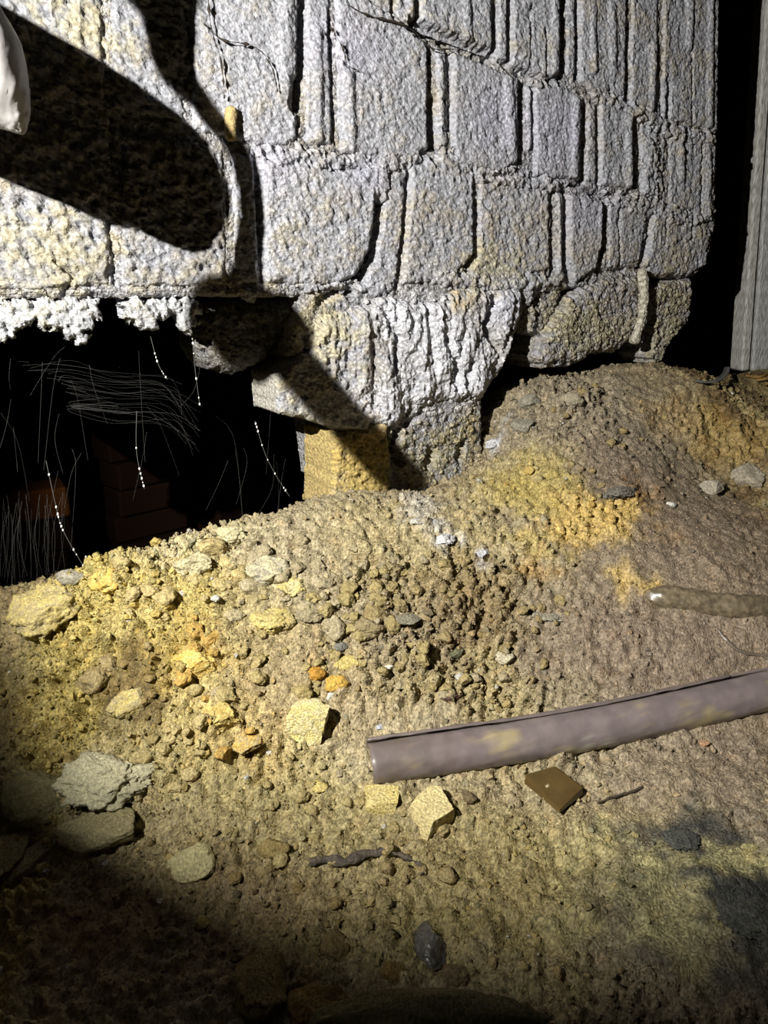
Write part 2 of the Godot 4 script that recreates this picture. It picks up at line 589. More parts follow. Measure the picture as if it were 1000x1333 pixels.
func build_wall() -> void:
	# deep joints and cracks
	groove([396, -20, 395, 60, 391, 140], 5.5, 0.022)
	groove([386, 112, 384, 138], 9, 0.02)
	groove([429, 20, 433, 100, 438, 188], 3.5, 0.01)
	groove([432, 45, 442, 75, 452, 85], 3, 0.006)
	groove([560, 55, 562, 130], 3.5, 0.009)
	groove([562, 130, 564, 170, 566, 205], 7, 0.02)
	groove([584, 68, 587, 168], 3, 0.008)
	groove([536, 34, 590, 55, 642, 76], 8, 0.026)
	groove([642, 76, 680, 92, 712, 106, 734, 100], 4, 0.014)
	groove([494, 258, 494, 290, 486, 335, 470, 364, 455, 378, 420, 392], 6.5, 0.024)
	groove([534, 226, 527, 300, 520, 374], 5, 0.016)
	groove([622, 262, 621, 332, 600, 358], 5, 0.014)
	groove([333, 195, 338, 280, 344, 368], 5, 0.015)
	groove([297, 235, 299, 292], 3, 0.008)
	groove([680, 108, 681, 195], 4, 0.014)
	groove([693, 108, 695, 168], 3, 0.01)
	groove([664, -20, 664, 82], 4, 0.014)
	groove([645, -20, 645, 72], 3, 0.012)
	groove([690, 20, 689, 96], 2, 0.005)
	groove([710, 40, 710, 98], 2, 0.005)
	groove([735, -20, 733, 100], 4, 0.014)
	groove([752, -20, 753, 100], 4, 0.014)
	groove([820, 30, 817, 135], 4, 0.014)
	groove([546, -20, 545, 36], 4, 0.014)
	groove([513, -20, 512, 22], 4, 0.012)
	groove([583, 20, 582, 50], 2, 0.004)
	groove([762, 135, 760, 235], 4, 0.016)
	groove([779, 130, 781, 240], 3, 0.012)
	groove([828, 165, 835, 195, 828, 240], 4, 0.014)
	groove([872, 110, 870, 168], 4, 0.014)
	groove([855, 60, 857, 100], 2, 0.006)
	groove([721, 248, 720, 358], 3, 0.01)
	groove([738, 248, 737, 345, 745, 375], 5, 0.016)
	groove([790, 262, 788, 320, 782, 352], 5, 0.016)
	groove([807, 262, 808, 356], 2, 0.006)
	groove([850, 272, 845, 320, 836, 345], 4, 0.012)
	groove([901, 275, 901, 312], 2, 0.006)
	groove([868, 270, 866, 320], 2, 0.004)
	groove([915, 190, 914, 290], 2, 0.006)
	groove([900, 60, 902, 160], 2, 0.005)
	groove([783, 355, 838, 350], 4, 0.014)
	groove([850, 364, 886, 363], 3, 0.012)
	groove([628, 230, 662, 229], 4, 0.012)
	groove([745, 240, 780, 252, 826, 254], 3, 0.012)
	groove([774, 256, 800, 258], 5, 0.014)
	groove([395, 205, 450, 218], 4, 0.006)
	groove([548, 200, 590, 198], 5, 0.012)
	groove([146, 150, 148, 225], 4, 0.012)
	groove([144, 285, 152, 372], 4, 0.012)
	groove([72, 340, 96, 360, 84, 384], 4, 0.012)
	groove([497, 402, 514, 440, 512, 482], 6, 0.010)
	groove([575, 436, 588, 470, 592, 505], 6, 0.010)
	groove([641, 388, 629, 425, 642, 452], 7, 0.018)
	groove([612, 470, 602, 500], 6, 0.009)
	groove([660, 425, 640, 480], 6, 0.009)
	groove([520, 566, 514, 584, 522, 600], 8, 0.02)
	groove([566, 590, 560, 606], 8, 0.02)
	groove([604, 580, 602, 598], 7, 0.018)
	groove([552, 535, 530, 556], 6, 0.014)
	for r in [[540, 392, 545, 470, 12], [566, 398, 572, 486, 11], [590, 418, 584, 470, 9], [522, 402, 528, 450, 9], [655, 392, 650, 470, 13], [608, 440, 600, 470, 10], [625, 460, 612, 520, 12], [550, 490, 545, 540, 12], [500, 470, 505, 545, 14], [470, 420, 466, 500, 14], [598, 500, 590, 520, 12], [692, 380, 698, 430, 8]]:
		groove(r.slice(0, 4), r[4], -0.007)
	# ribs that stand proud
	for r in [[372, -20, 369, 112, 11], [795, 10, 797, 92, 6], [659, 108, 664, 190, 7], [748, 132, 746, 230, 6], [817, 152, 818, 242, 5], [721, -20, 720, 100, 6], [850, 62, 848, 150, 5], [898, -10, 897, 60, 5], [886, 185, 888, 232, 5], [604, -20, 606, 60, 7], [572, 80, 574, 170, 6], [784, 270, 782, 320, 5], [725, 260, 728, 350, 5], [412, 40, 414, 180, 8], [452, 100, 456, 190, 8], [690, 120, 688, 190, 5], [845, 175, 843, 250, 4], [925, -20, 922, 280, 5], [770, 10, 772, 90, 5], [533, 0, 532, 30, 6]]:
		groove(r.slice(0, 4), r[4], -0.0045)
	# salt bloom, lime wash and tan scale
	var salt := Color(0.86, 0.87, 0.95)
	var lilac := Color(0.60, 0.60, 0.74)
	var ochre := Color(0.62, 0.45, 0.16)
	var cream := Color(0.66, 0.60, 0.40)
	for s in [[560, 440, 50, 70], [530, 520, 70, 30], [590, 460, 30, 50], [480, 545, 45, 25], [610, 490, 40, 40], [515, 410, 40, 30], [655, 400, 25, 40]]:
		stain(s[0], s[1], s[2], s[3], salt, 1.0)
	for s in [[655, 395, 30, 25], [350, 215, 40, 40], [770, 270, 40, 40], [700, 180, 60, 60], [450, 60, 60, 50], [735, 160, 30, 40], [640, 150, 40, 50], [480, 230, 40, 30]]:
		stain(s[0], s[1], s[2], s[3], lilac, 0.6)
	for s in [[470, 600, 38, 50], [620, 600, 18, 50], [595, 390, 14, 16], [600, 640, 40, 14]]:
		stain(s[0], s[1], s[2], s[3], ochre, 0.7)
	for s in [[420, 430, 40, 40], [60, 320, 70, 50], [100, 30, 60, 30], [640, 350, 40, 30], [760, 430, 60, 40], [870, 420, 30, 60], [540, 20, 10, 30], [460, 620, 30, 40], [565, 600, 80, 36]]:
		stain(s[0], s[1], s[2], s[3], cream, 0.65)
	var wall := thing("wall_front", "rough pale block wall with vertical ribs, broken open along its foot", "wall", on_wall(500, 390), "", "structure")
	var shift := Transform3D(Basis(), -wall.position)
	var body := slab([-160, -260, 700, -260, 948, -330, 938, 0, 932, 300, 920, 345, 905, 360, 880, 364, 840, 360, 762, 374, 706, 380, 684, 402, 655, 480, 628, 520, 630, 610, 560, 660, 450, 640, 442, 570, 420, 520, 396, 470, 392, 386, 265, 386, -160, 390], {"off": -0.0035, "thick": 0.15, "amp": 0.9, "lump": 0.0035, "step": 0.003, "tan": 0.2, "cut": 0.8, "round": 0.006})
	piece("mortar_body", body, mats.mortar, wall).transform = shift
	var rows := [
		# the topmost course
		[[475, -60, 510, -60, 510, 20, 480, 6], 0.0, {}], [[516, -60, 543, -60, 541, 36, 516, 24], 0.05, {"off": 0.002}], [[549, -60, 641, -60, 643, 70, 604, 56, 548, 34], 0.0, {"off": 0.005}],
		[[648, -60, 662, -60, 662, 80, 649, 74], 0.0, {"off": 0.003}], [[667, -60, 732, -60, 731, 96, 712, 102, 668, 86], 0.0, {"off": 0.004}], [[738, -60, 750, -60, 751, 98, 738, 98], 0.05, {}],
		[[756, -60, 818, -60, 815, 128, 772, 118, 757, 104], 0.0, {"off": 0.002}], [[824, -60, 858, -60, 857, 148, 822, 132], 0.1, {"off": 0.001}], [[864, -60, 938, -60, 936, 172, 896, 160, 864, 154], 0.1, {"off": 0.001}],
		# the second course
		[[-120, -60, 134, -60, 138, 140, 60, 128, -120, 105], 0.35, {"lump": 0.006, "tint": Color(0.76, 0.76, 0.76)}], [[144, -60, 243, -60, 243, 160, 146, 142], 0.15, {"lump": 0.004, "tint": Color(0.76, 0.76, 0.76)}], [[250, -60, 391, -60, 388, 182, 360, 192, 252, 168], 0.0, {"off": 0.003}],  # left blocks tinted darker to offset the strong lamp light on them
		[[398, -60, 429, -60, 434, 190, 398, 186], 0.0, {"off": 0.001}], [[438, -40, 475, -8, 540, 42, 558, 56, 560, 205, 500, 206, 445, 198], 0.0, {"off": 0.004}], [[567, 60, 583, 66, 585, 188, 569, 198], 0.0, {"off": 0.0}],
		[[590, 66, 640, 86, 677, 102, 676, 212, 650, 224, 592, 212], 0.0, {"off": 0.005}], [[683, 106, 692, 110, 694, 190, 684, 204], 0.2, {"off": -0.002}], [[697, 112, 735, 110, 760, 130, 758, 234, 698, 228], 0.0, {"off": 0.004}],
		[[765, 132, 776, 134, 778, 238, 764, 236], 0.2, {}], [[783, 130, 815, 142, 826, 150, 824, 246, 784, 240], 0.0, {"off": 0.003}], [[835, 158, 868, 174, 864, 262, 836, 252], 0.15, {"lump": 0.003}], [[873, 176, 905, 174, 934, 187, 930, 286, 872, 266], 0.15, {"lump": 0.002}],
		# the third course
		[[-120, 128, 60, 150, 144, 165, 148, 374, 90, 380, -120, 382], 0.3, {"lump": 0.005, "round": 0.012, "amp": 1.0, "tint": Color(0.76, 0.76, 0.76)}], [[155, 168, 262, 182, 294, 190, 298, 372, 230, 376, 157, 374], 0.25, {"lump": 0.004, "round": 0.01, "amp": 0.9, "tint": Color(0.76, 0.76, 0.76)}], [[303, 196, 332, 200, 340, 366, 306, 372], 0.15, {}],  # the two left blocks are again darkened in colour against the near light
		[[341, 205, 390, 212, 445, 222, 500, 212, 494, 262, 486, 320, 468, 358, 452, 368, 398, 372, 346, 368], 0.15, {"off": 0.005, "round": 0.01, "lump": 0.003}], [[501, 268, 508, 222, 531, 216, 527, 300, 518, 368, 470, 376, 490, 335], 0.2, {"lump": 0.002}],
		[[537, 212, 590, 216, 618, 226, 619, 330, 597, 355, 590, 362, 526, 370], 0.2, {"off": 0.004, "lump": 0.003}], [[626, 236, 716, 246, 717, 350, 672, 362, 602, 366, 624, 335], 0.25, {"off": 0.002, "lump": 0.003}], [[724, 248, 735, 250, 734, 348, 740, 368, 725, 358], 0.25, {}],
		[[742, 252, 786, 260, 783, 320, 778, 350, 750, 370, 741, 340], 0.2, {"off": 0.004}], [[794, 264, 846, 276, 834, 340, 792, 350], 0.3, {}], [[853, 278, 928, 298, 921, 345, 900, 358, 852, 358, 841, 345], 0.3, {"off": 0.002, "lump": 0.003}],
	]
	for r in rows:
		var o: Dictionary = r[2]
		o.tan = r[1] + o.get("tan", 0.0)
		if not o.has("thick"):
			o.thick = 0.02
		piece("block", slab(r[0], o), mats.block, wall).transform = shift
	# mortar and lime smeared over the joints
	for q in [[330, 186, 392, 190, 452, 200, 470, 212, 420, 224, 360, 214, 326, 206], [455, 196, 520, 198, 590, 194, 640, 214, 604, 228, 548, 216, 500, 224, 462, 214], [600, 212, 660, 216, 700, 226, 748, 236, 720, 250, 660, 244, 618, 236], [780, 246, 838, 254, 880, 266, 932, 284, 900, 296, 850, 284, 800, 268],
			[770, 112, 822, 128, 876, 158, 936, 176, 934, 190, 880, 182, 830, 156, 776, 132], [690, 96, 720, 102, 736, 110, 716, 122, 690, 110], [560, 350, 620, 352, 690, 354, 740, 366, 690, 380, 620, 376, 566, 372], [380, 366, 452, 366, 520, 368, 500, 384, 450, 376, 396, 382], [470, 2, 500, 12, 536, 28, 548, 44, 520, 40, 488, 26], [842, 160, 860, 170, 858, 262, 838, 254], [480, 214, 510, 212, 508, 264, 494, 262]]:
		piece("mortar_smear", slab(q, {"off": 0.0035, "thick": 0.012, "round": 0.005, "amp": 1.2, "lump": 0.003, "warp": 0.007, "tan": 0.15, "cut": 0.5}), mats.block, wall).transform = shift
	# what is left of the lowest course: plaster crusts, broken webs and hanging chunks
	var white := Color(1.12, 1.12, 1.06)
	piece("plaster_crust", slab([-120, 394, 40, 390, 100, 386, 134, 390, 132, 412, 118, 428, 112, 452, 96, 446, 84, 434, 60, 428, 46, 420, 34, 428, 14, 442, -10, 436, -120, 446], {"off": -0.004, "thick": 0.025, "lump": 0.002, "amp": 1.2, "round": 0.008, "tint": white, "warp": 0.007, "step": 0.002}), mats.block, wall).transform = shift
	piece("plaster_crust", slab([158, 390, 206, 386, 262, 388, 263, 416, 254, 434, 240, 428, 232, 412, 214, 414, 204, 430, 190, 432, 176, 420, 160, 412], {"off": -0.004, "thick": 0.025, "lump": 0.002, "amp": 1.2, "round": 0.008, "tint": white, "warp": 0.007, "step": 0.002}), mats.block, wall).transform = shift
	piece("plaster_crust", slab([318, 376, 342, 374, 340, 384, 334, 394, 322, 390], {"off": 0.0, "thick": 0.02, "lump": 0.006, "amp": 1.4, "round": 0.006, "tint": white, "warp": 0.003, "step": 0.002}), mats.block, wall).transform = shift
	piece("block_stub", slab([262, 392, 396, 384, 404, 392, 392, 420, 376, 446, 352, 472, 312, 490, 280, 482, 262, 456], {"off": -0.035, "thick": 0.09, "lump": 0.004, "round": 0.03, "tint": Color(0.55, 0.55, 0.52), "tan": 0.3}), mats.mortar, wall).transform = shift  # the dark tint paints extra shadow onto this stub
	piece("broken_web", slab([400, 388, 455, 374, 458, 388, 448, 398, 416, 408, 412, 440, 388, 472, 374, 462, 384, 425], {"off": -0.006, "thick": 0.08, "lump": 0.002, "round": 0.006, "tan": 0.55, "tint": Color(1.1, 1.08, 1.0), "cut": 0.3}), mats.block, wall).transform = shift
	piece("broken_web", slab([360, 490, 386, 468, 414, 450, 486, 545, 482, 562, 440, 558, 396, 545, 364, 540], {"off": 0.004, "thick": 0.09, "lump": 0.003, "round": 0.008, "tan": 0.45, "tint": Color(1.05, 1.05, 1.0)}), mats.block, wall).transform = shift
	piece("block_chunk", slab([414, 412, 456, 400, 500, 384, 545, 392, 575, 388, 600, 372, 640, 374, 684, 374, 686, 408, 672, 452, 648, 492, 634, 520, 580, 524, 540, 530, 524, 562, 478, 556, 440, 520, 408, 476, 412, 440], {"off": 0.008, "thick": 0.1, "lump": 0.003, "amp": 0.9, "round": 0.024, "streak": 0.006, "tan": 0.35, "warp": 0.004, "step": 0.002}), mats.block, wall).transform = shift
	piece("mortar_stump", slab([484, 556, 500, 546, 530, 535, 560, 518, 622, 506, 634, 560, 632, 610, 634, 690, 480, 700, 490, 640], {"off": -0.004, "thick": 0.12, "lump": 0.006, "amp": 1.5, "round": 0.02, "tan": 0.7, "warp": 0.006, "step": 0.0022, "tint": Color(0.95, 0.95, 0.88)}), mats.mortar, wall).transform = shift
	piece("block_stub", slab([436, 566, 506, 552, 512, 600, 508, 670, 434, 670, 437, 620], {"off": 0.006, "thick": 0.1, "lump": 0.002, "amp": 1.0, "round": 0.01, "tan": 0.9, "warp": 0.002, "tint": Color(1.2, 1.05, 0.62)}), mats.block, wall).transform = shift
	piece("block_chunk", slab([684, 402, 700, 384, 722, 366, 738, 374, 730, 392, 716, 420, 706, 440, 688, 432], {"off": -0.01, "thick": 0.05, "lump": 0.006, "amp": 1.2, "round": 0.01, "tan": 0.5, "warp": 0.004}), mats.mortar, wall).transform = shift
	piece("block_chunk", slab([742, 392, 760, 376, 786, 362, 836, 358, 840, 400, 836, 436, 812, 456, 776, 462, 756, 476, 710, 480, 704, 464, 712, 440, 726, 416], {"off": 0.008, "thick": 0.1, "lump": 0.003, "amp": 1.2, "round": 0.022, "tan": 0.4, "warp": 0.004, "cut": 0.6}), mats.mortar, wall).transform = shift
	piece("block_chunk", slab([846, 372, 874, 366, 905, 362, 904, 390, 900, 420, 884, 436, 872, 452, 866, 470, 854, 474, 848, 462, 852, 420, 846, 396], {"off": 0.004, "thick": 0.08, "lump": 0.003, "amp": 1.2, "round": 0.014, "tan": 0.45, "warp": 0.003}), mats.mortar, wall).transform = shift
	var drip := spline([on_wall(836, 350, 0.006), on_wall(838, 385, 0.014), on_wall(836, 412, 0.016), on_wall(830, 432, 0.016), on_wall(824, 448, 0.014)], 8)
	piece("mortar_drip", tube(drip, PackedFloat32Array([0.007, 0.009, 0.009, 0.01, 0.01, 0.01, 0.01, 0.01, 0.01, 0.01, 0.01, 0.009, 0.009, 0.009, 0.009, 0.009, 0.009, 0.009, 0.009, 0.009, 0.009, 0.0085, 0.008, 0.008, 0.008, 0.009, 0.009, 0.01, 0.011, 0.011, 0.01, 0.008, 0.004]), 12, Color(0.72, 0.68, 0.58), 0.002), mats.mortar, wall).transform = shift

# ------------------------------------------------------------------ the ground
const GX0 := -1.3
const GZ0 := -3.4
const GS := 0.0125
var gnx := 264
var gnz := 264
var g_height := PackedFloat32Array()
var g_rough := PackedFloat32Array()
var g_col := PackedColorArray()
var tps_p := PackedVector2Array()
var tps_w := PackedFloat64Array()

func solve_surface(pts: Array) -> void:
	var n := pts.size()
	var m := n + 3
	var a := []
	for i in n:
		var row := PackedFloat64Array()
		row.resize(m + 1)
		for j in n:
			var r2: float = Vector2(pts[i].x - pts[j].x, pts[i].z - pts[j].z).length_squared()
			row[j] = 0.5 * r2 * log(r2) if r2 > 1e-9 else 0.002
		row[n] = 1.0
		row[n + 1] = pts[i].x
		row[n + 2] = pts[i].z
		row[m] = pts[i].y
		a.append(row)
	for q in 3:
		var row := PackedFloat64Array()
		row.resize(m + 1)
		for j in n:
			row[j] = [1.0, pts[j].x, pts[j].z][q]
		a.append(row)
	for i in m:
		var best := i
		for r in range(i, m):
			if absf(a[r][i]) > absf(a[best][i]):
				best = r
		var t: PackedFloat64Array = a[i]
		a[i] = a[best]
		a[best] = t
		for r in range(i + 1, m):
			var f: float = a[r][i] / a[i][i]
			if f != 0.0:
				for k in range(i, m + 1):
					a[r][k] -= f * a[i][k]
	tps_w.resize(m)
	for i in range(m - 1, -1, -1):
		var s: float = a[i][m]
		for k in range(i + 1, m):
			s -= a[i][k] * tps_w[k]
		tps_w[i] = s / a[i][i]
	for p in pts:
		tps_p.append(Vector2(p.x, p.z))

func surface(x: float, z: float) -> float:
	var n := tps_p.size()
	var s := tps_w[n] + tps_w[n + 1] * x + tps_w[n + 2] * z
	for i in n:
		var dx := tps_p[i].x - x
		var dz := tps_p[i].y - z
		var r2 := dx * dx + dz * dz
		if r2 > 1e-9:
			s += tps_w[i] * 0.5 * r2 * log(r2)
	return s

func cell(x: float, z: float) -> Array:
	var fx := clampf((x - GX0) / GS, 0.0, gnx - 1.001)
	var fz := clampf((z - GZ0) / GS, 0.0, gnz - 1.001)
	return [int(fz) * gnx + int(fx), fx - int(fx), fz - int(fz)]

func base_height(x: float, z: float) -> float:
	var q := cell(x, z)
	var k: int = q[0]
	var f: float = q[1]
	return lerpf(lerpf(g_height[k], g_height[k + 1], f), lerpf(g_height[k + gnx], g_height[k + gnx + 1], f), q[2])

func ground_rough(x: float, z: float) -> float:
	var q := cell(x, z)
	var k: int = q[0]
	var f: float = q[1]
	return lerpf(lerpf(g_rough[k], g_rough[k + 1], f), lerpf(g_rough[k + gnx], g_rough[k + gnx + 1], f), q[2])

func ground_color(x: float, z: float) -> Color:
	var q := cell(x, z)
	var k: int = q[0]
	var f: float = q[1]
	return g_col[k].lerp(g_col[k + 1], f).lerp(g_col[k + gnx].lerp(g_col[k + gnx + 1], f), q[2])

func ground_relief(x: float, z: float, h: float) -> float:
	var r := ground_rough(x, z)
	var p := Vector3(x, h, z)
	var d := nz_big.get_noise_3dv(p) * (0.006 + 0.016 * r)
	var mid := nz_mid.get_noise_3dv(p)
	d += mid * (0.0022 + 0.007 * r)
	d += (absf(nz_lump.get_noise_3dv(p)) - 0.25) * 0.034 * r
	d += (nz_crumb.get_noise_3dv(p) + 0.5) * (0.0006 + 0.0036 * r)
	d += nz_fine.get_noise_3dv(p) * (0.0009 + 0.0016 * r)
	var crack := absf(nz_lump.get_noise_3dv(p * 0.5 + Vector3(4, 0, 0)) + mid * 0.12)
	return d - 0.012 * r * maxf(0.0, 1.0 - crack / 0.05)

func ground(x: float, z: float) -> float:
	var h := base_height(x, z)
	return h + ground_relief(x, z, h)

func ground_normal(x: float, z: float) -> Vector3:
	var e := 0.03
	return Vector3(base_height(x - e, z) - base_height(x + e, z), 2.0 * e, base_height(x, z - e) - base_height(x, z + e)).normalized()

func ground_point(x: float, z: float, lift := 0.0) -> Vector3:
	var h := base_height(x, z)
	return Vector3(x, h, z) + ground_normal(x, z) * (ground_relief(x, z, h) + lift)

func axis_steps(from: float, a: float, b: float, to: float, step: float) -> PackedFloat32Array:
	var o := PackedFloat32Array()
	var lower := PackedFloat32Array()
	var x := a
	var s := step
	while x > from:
		s *= 1.12
		x -= s
		lower.append(maxf(x, from))
	lower.reverse()
	o.append_array(lower)
	x = a
	while x < b:
		o.append(x)
		x += step
	s = step
	while x < to:
		o.append(x)
		s *= 1.12
		x += s
	o.append(to)
	return o

func build_ground() -> void:
	var pts := []
	for p in [[-150, 1400, 0.60], [500, 1400, 0.60], [1150, 1400, 0.59], [-50, 1200, 0.58], [250, 1120, 0.572], [570, 1060, 0.562], [900, 1150, 0.568], [1150, 1150, 0.56], [480, 1005, 0.548], [740, 965, 0.535], [1000, 905, 0.505], [1150, 880, 0.49], [110, 1050, 0.55], [-60, 1000, 0.52], [0, 890, 0.46],
			[1000, 800, 0.425], [860, 760, 0.40], [940, 622, 0.33], [1080, 640, 0.33], [1000, 525, 0.235], [930, 515, 0.205], [1150, 520, 0.235], [1000, 484, 0.2], [1150, 475, 0.2]]:
		pts.append(drop_point(p[0], p[1], p[2]))
	# the crest of the mound lies along the foot of the wall and falls away behind it
	for p in [[-160, 790, 0.0], [20, 768, 0.0], [130, 735, 0.0], [220, 708, 0.0], [310, 682, 0.0], [430, 642, 0.0], [540, 640, 0.01], [635, 585, 0.0], [665, 520, 0.0], [740, 498, 0.0], [830, 472, 0.0], [870, 482, 0.0]]:
		var q := on_wall(p[0], p[1], p[2])
		pts.append(q)
		var behind := q - wall_n * 0.16
		behind.y -= 0.06 + (0.10 if p[0] < 600 else 0.0)
		pts.append(behind)
		behind = q - wall_n * 0.6
		behind.y = minf(behind.y - 0.4, 0.0)
		pts.append(behind)
	for p in [Vector3(1.9, 0.34, -3.4), Vector3(0.6, 0.1, -3.3), Vector3(-1.3, 0.0, -2.6), Vector3(-1.2, 0.1, -0.9), Vector3(1.9, 0.25, -1.2), Vector3(1.9, 0.03, -0.4), Vector3(-1.2, 0.02, -0.2), Vector3(0.3, 0.0, -0.15)]:
		pts.append(p)
	solve_surface(pts)
	g_height.resize(gnx * gnz)
	g_rough.resize(gnx * gnz)
	g_col.resize(gnx * gnz)
	for j in gnz:
		for i in gnx:
			g_height[j * gnx + i] = surface(GX0 + i * GS, GZ0 + j * GS)
	# patches of earth, some carrying shade: place in the photograph, radii, colour, share, roughness
	var yellow := Color(0.62, 0.50, 0.16)
	var pale := Color(0.72, 0.62, 0.36)
	var ochre := Color(0.60, 0.36, 0.07)
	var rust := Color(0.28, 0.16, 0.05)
	var drab := Color(0.40, 0.33, 0.12)
	var straw := Color(0.66, 0.60, 0.30)
	var amber := Color(0.80, 0.58, 0.20)
	var shade_umber := Color(0.19, 0.125, 0.035)  # shade of the left slope, mixed into the earth colour
	var olive := Color(0.26, 0.21, 0.075)
	var brown := Color(0.22, 0.15, 0.07)
	var mauve := Color(0.35, 0.275, 0.20)
	var greyish := Color(0.42, 0.36, 0.26)
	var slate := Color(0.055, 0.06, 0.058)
	var sand := Color(0.58, 0.48, 0.24)
	var salt := Color(0.75, 0.75, 0.74)
	var blobs := []
	for b in [
			[540, 760, 260, 150, sand, 0.75, 0.75], [350, 720, 200, 80, pale, 0.8, 0.85], [180, 760, 120, 50, pale, 0.8, 1.0], [230, 800, 170, 70, yellow, 0.75, 0.9], [330, 850, 150, 90, yellow, 0.6, 0.8], [240, 930, 180, 90, yellow, 0.55, 0.9],
			[90, 900, 130, 80, olive, 0.8, 0.5], [130, 915, 95, 60, shade_umber, 0.8, 0.35], [60, 950, 80, 50, shade_umber, 0.7, 0.3], [420, 900, 120, 70, ochre, 0.35, 0.9], [470, 680, 150, 50, greyish, 0.6, 0.3], [540, 700, 110, 50, sand, 0.6, 0.35],  # the dark patches at the left paint the shade of that slope
			[600, 820, 150, 90, brown, 0.3, 1.0], [650, 790, 90, 60, rust, 0.25, 0.9], [640, 900, 140, 40, sand, 0.6, 0.9], [760, 560, 130, 70, greyish, 0.75, 0.5], [730, 520, 90, 30, greyish, 0.7, 0.6], [830, 490, 60, 30, greyish, 0.5, 0.2],
			[680, 620, 80, 40, sand, 0.8, 0.4], [690, 628, 60, 30, yellow, 0.6, 0.3], [930, 570, 90, 40, ochre, 0.35, 0.4], [850, 660, 20, 40, rust, 0.5, 0.5], [700, 715, 50, 26, pale, 0.5, 0.5], 
			[700, 745, 30, 16, ochre, 0.6, 0.6], [900, 720, 150, 110, mauve, 0.8, 0.12], [880, 850, 180, 60, mauve, 0.75, 0.1], [780, 830, 90, 60, mauve, 0.4, 0.3], [400, 1080, 260, 110, sand, 0.35, 0.55], [330, 1000, 120, 60, yellow, 0.35, 0.6],
			[640, 1080, 150, 60, mauve, 0.45, 0.3], [780, 1060, 130, 30, sand, 0.5, 0.15], [640, 1180, 160, 80, olive, 0.4, 0.35], [900, 1010, 140, 40, mauve, 0.5, 0.12], [760, 1130, 60, 40, pale, 0.5, 0.15], [920, 1150, 140, 90, greyish, 0.4, 0.05],
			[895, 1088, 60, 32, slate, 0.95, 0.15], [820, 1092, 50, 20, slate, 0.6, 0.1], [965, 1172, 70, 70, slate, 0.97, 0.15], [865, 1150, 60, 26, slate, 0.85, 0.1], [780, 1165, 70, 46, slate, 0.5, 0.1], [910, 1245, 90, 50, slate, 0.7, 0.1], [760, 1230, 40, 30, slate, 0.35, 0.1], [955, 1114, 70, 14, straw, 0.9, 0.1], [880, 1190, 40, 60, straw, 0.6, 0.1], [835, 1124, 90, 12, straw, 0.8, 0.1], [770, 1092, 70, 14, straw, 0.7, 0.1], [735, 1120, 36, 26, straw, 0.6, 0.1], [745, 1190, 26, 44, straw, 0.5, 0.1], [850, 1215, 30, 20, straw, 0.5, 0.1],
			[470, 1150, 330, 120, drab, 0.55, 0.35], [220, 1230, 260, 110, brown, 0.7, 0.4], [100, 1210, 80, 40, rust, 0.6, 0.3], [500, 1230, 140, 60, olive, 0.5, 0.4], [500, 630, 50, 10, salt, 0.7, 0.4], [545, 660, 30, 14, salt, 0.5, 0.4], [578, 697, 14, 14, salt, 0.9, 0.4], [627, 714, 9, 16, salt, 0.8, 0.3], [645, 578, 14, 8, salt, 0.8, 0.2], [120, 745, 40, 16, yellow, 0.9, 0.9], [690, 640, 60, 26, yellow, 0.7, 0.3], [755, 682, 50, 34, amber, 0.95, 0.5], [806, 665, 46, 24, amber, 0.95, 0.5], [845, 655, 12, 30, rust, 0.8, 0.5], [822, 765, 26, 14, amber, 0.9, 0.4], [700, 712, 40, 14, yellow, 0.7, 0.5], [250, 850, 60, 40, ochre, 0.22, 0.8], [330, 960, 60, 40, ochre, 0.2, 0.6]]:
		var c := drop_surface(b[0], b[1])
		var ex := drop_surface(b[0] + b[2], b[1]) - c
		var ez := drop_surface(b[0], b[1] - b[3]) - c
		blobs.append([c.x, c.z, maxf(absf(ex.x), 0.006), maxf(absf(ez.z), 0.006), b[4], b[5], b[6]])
	for j in gnz:
		for i in gnx:
			var x := GX0 + i * GS
			var z := GZ0 + j * GS
			var wx := x + nz_mid.get_noise_2d(x, z) * 0.03 + nz_big.get_noise_2d(x + 5.0, z) * 0.03
			var wz := z + nz_mid.get_noise_2d(x + 7.0, z) * 0.03 + nz_big.get_noise_2d(x, z + 5.0) * 0.03
			var col := sand.lerp(brown, clampf(0.65 + nz_big.get_noise_2d(x, z) * 0.9, 0.0, 1.0))
			var r := 0.35
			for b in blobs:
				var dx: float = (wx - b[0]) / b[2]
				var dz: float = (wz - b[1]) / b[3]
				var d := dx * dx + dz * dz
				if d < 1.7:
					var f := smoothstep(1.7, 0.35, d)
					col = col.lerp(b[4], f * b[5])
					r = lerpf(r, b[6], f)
			# shade of the hollow behind the wall, put into the soil colour
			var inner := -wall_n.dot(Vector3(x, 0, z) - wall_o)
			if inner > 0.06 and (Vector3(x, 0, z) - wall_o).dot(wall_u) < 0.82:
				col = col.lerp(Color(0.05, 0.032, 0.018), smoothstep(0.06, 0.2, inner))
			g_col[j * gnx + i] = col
			g_rough[j * gnx + i] = r
	var xs := axis_steps(-2.3, -0.62, 0.82, 3.3, 0.003)
	var zs := axis_steps(-4.4, -1.42, -0.40, 1.6, 0.003)
	var nx := xs.size()
	var nzz := zs.size()
	var v := PackedVector3Array()
	var c := PackedColorArray()
	var n := PackedVector3Array()
	v.resize(nx * nzz)
	c.resize(nx * nzz)
	n.resize(nx * nzz)
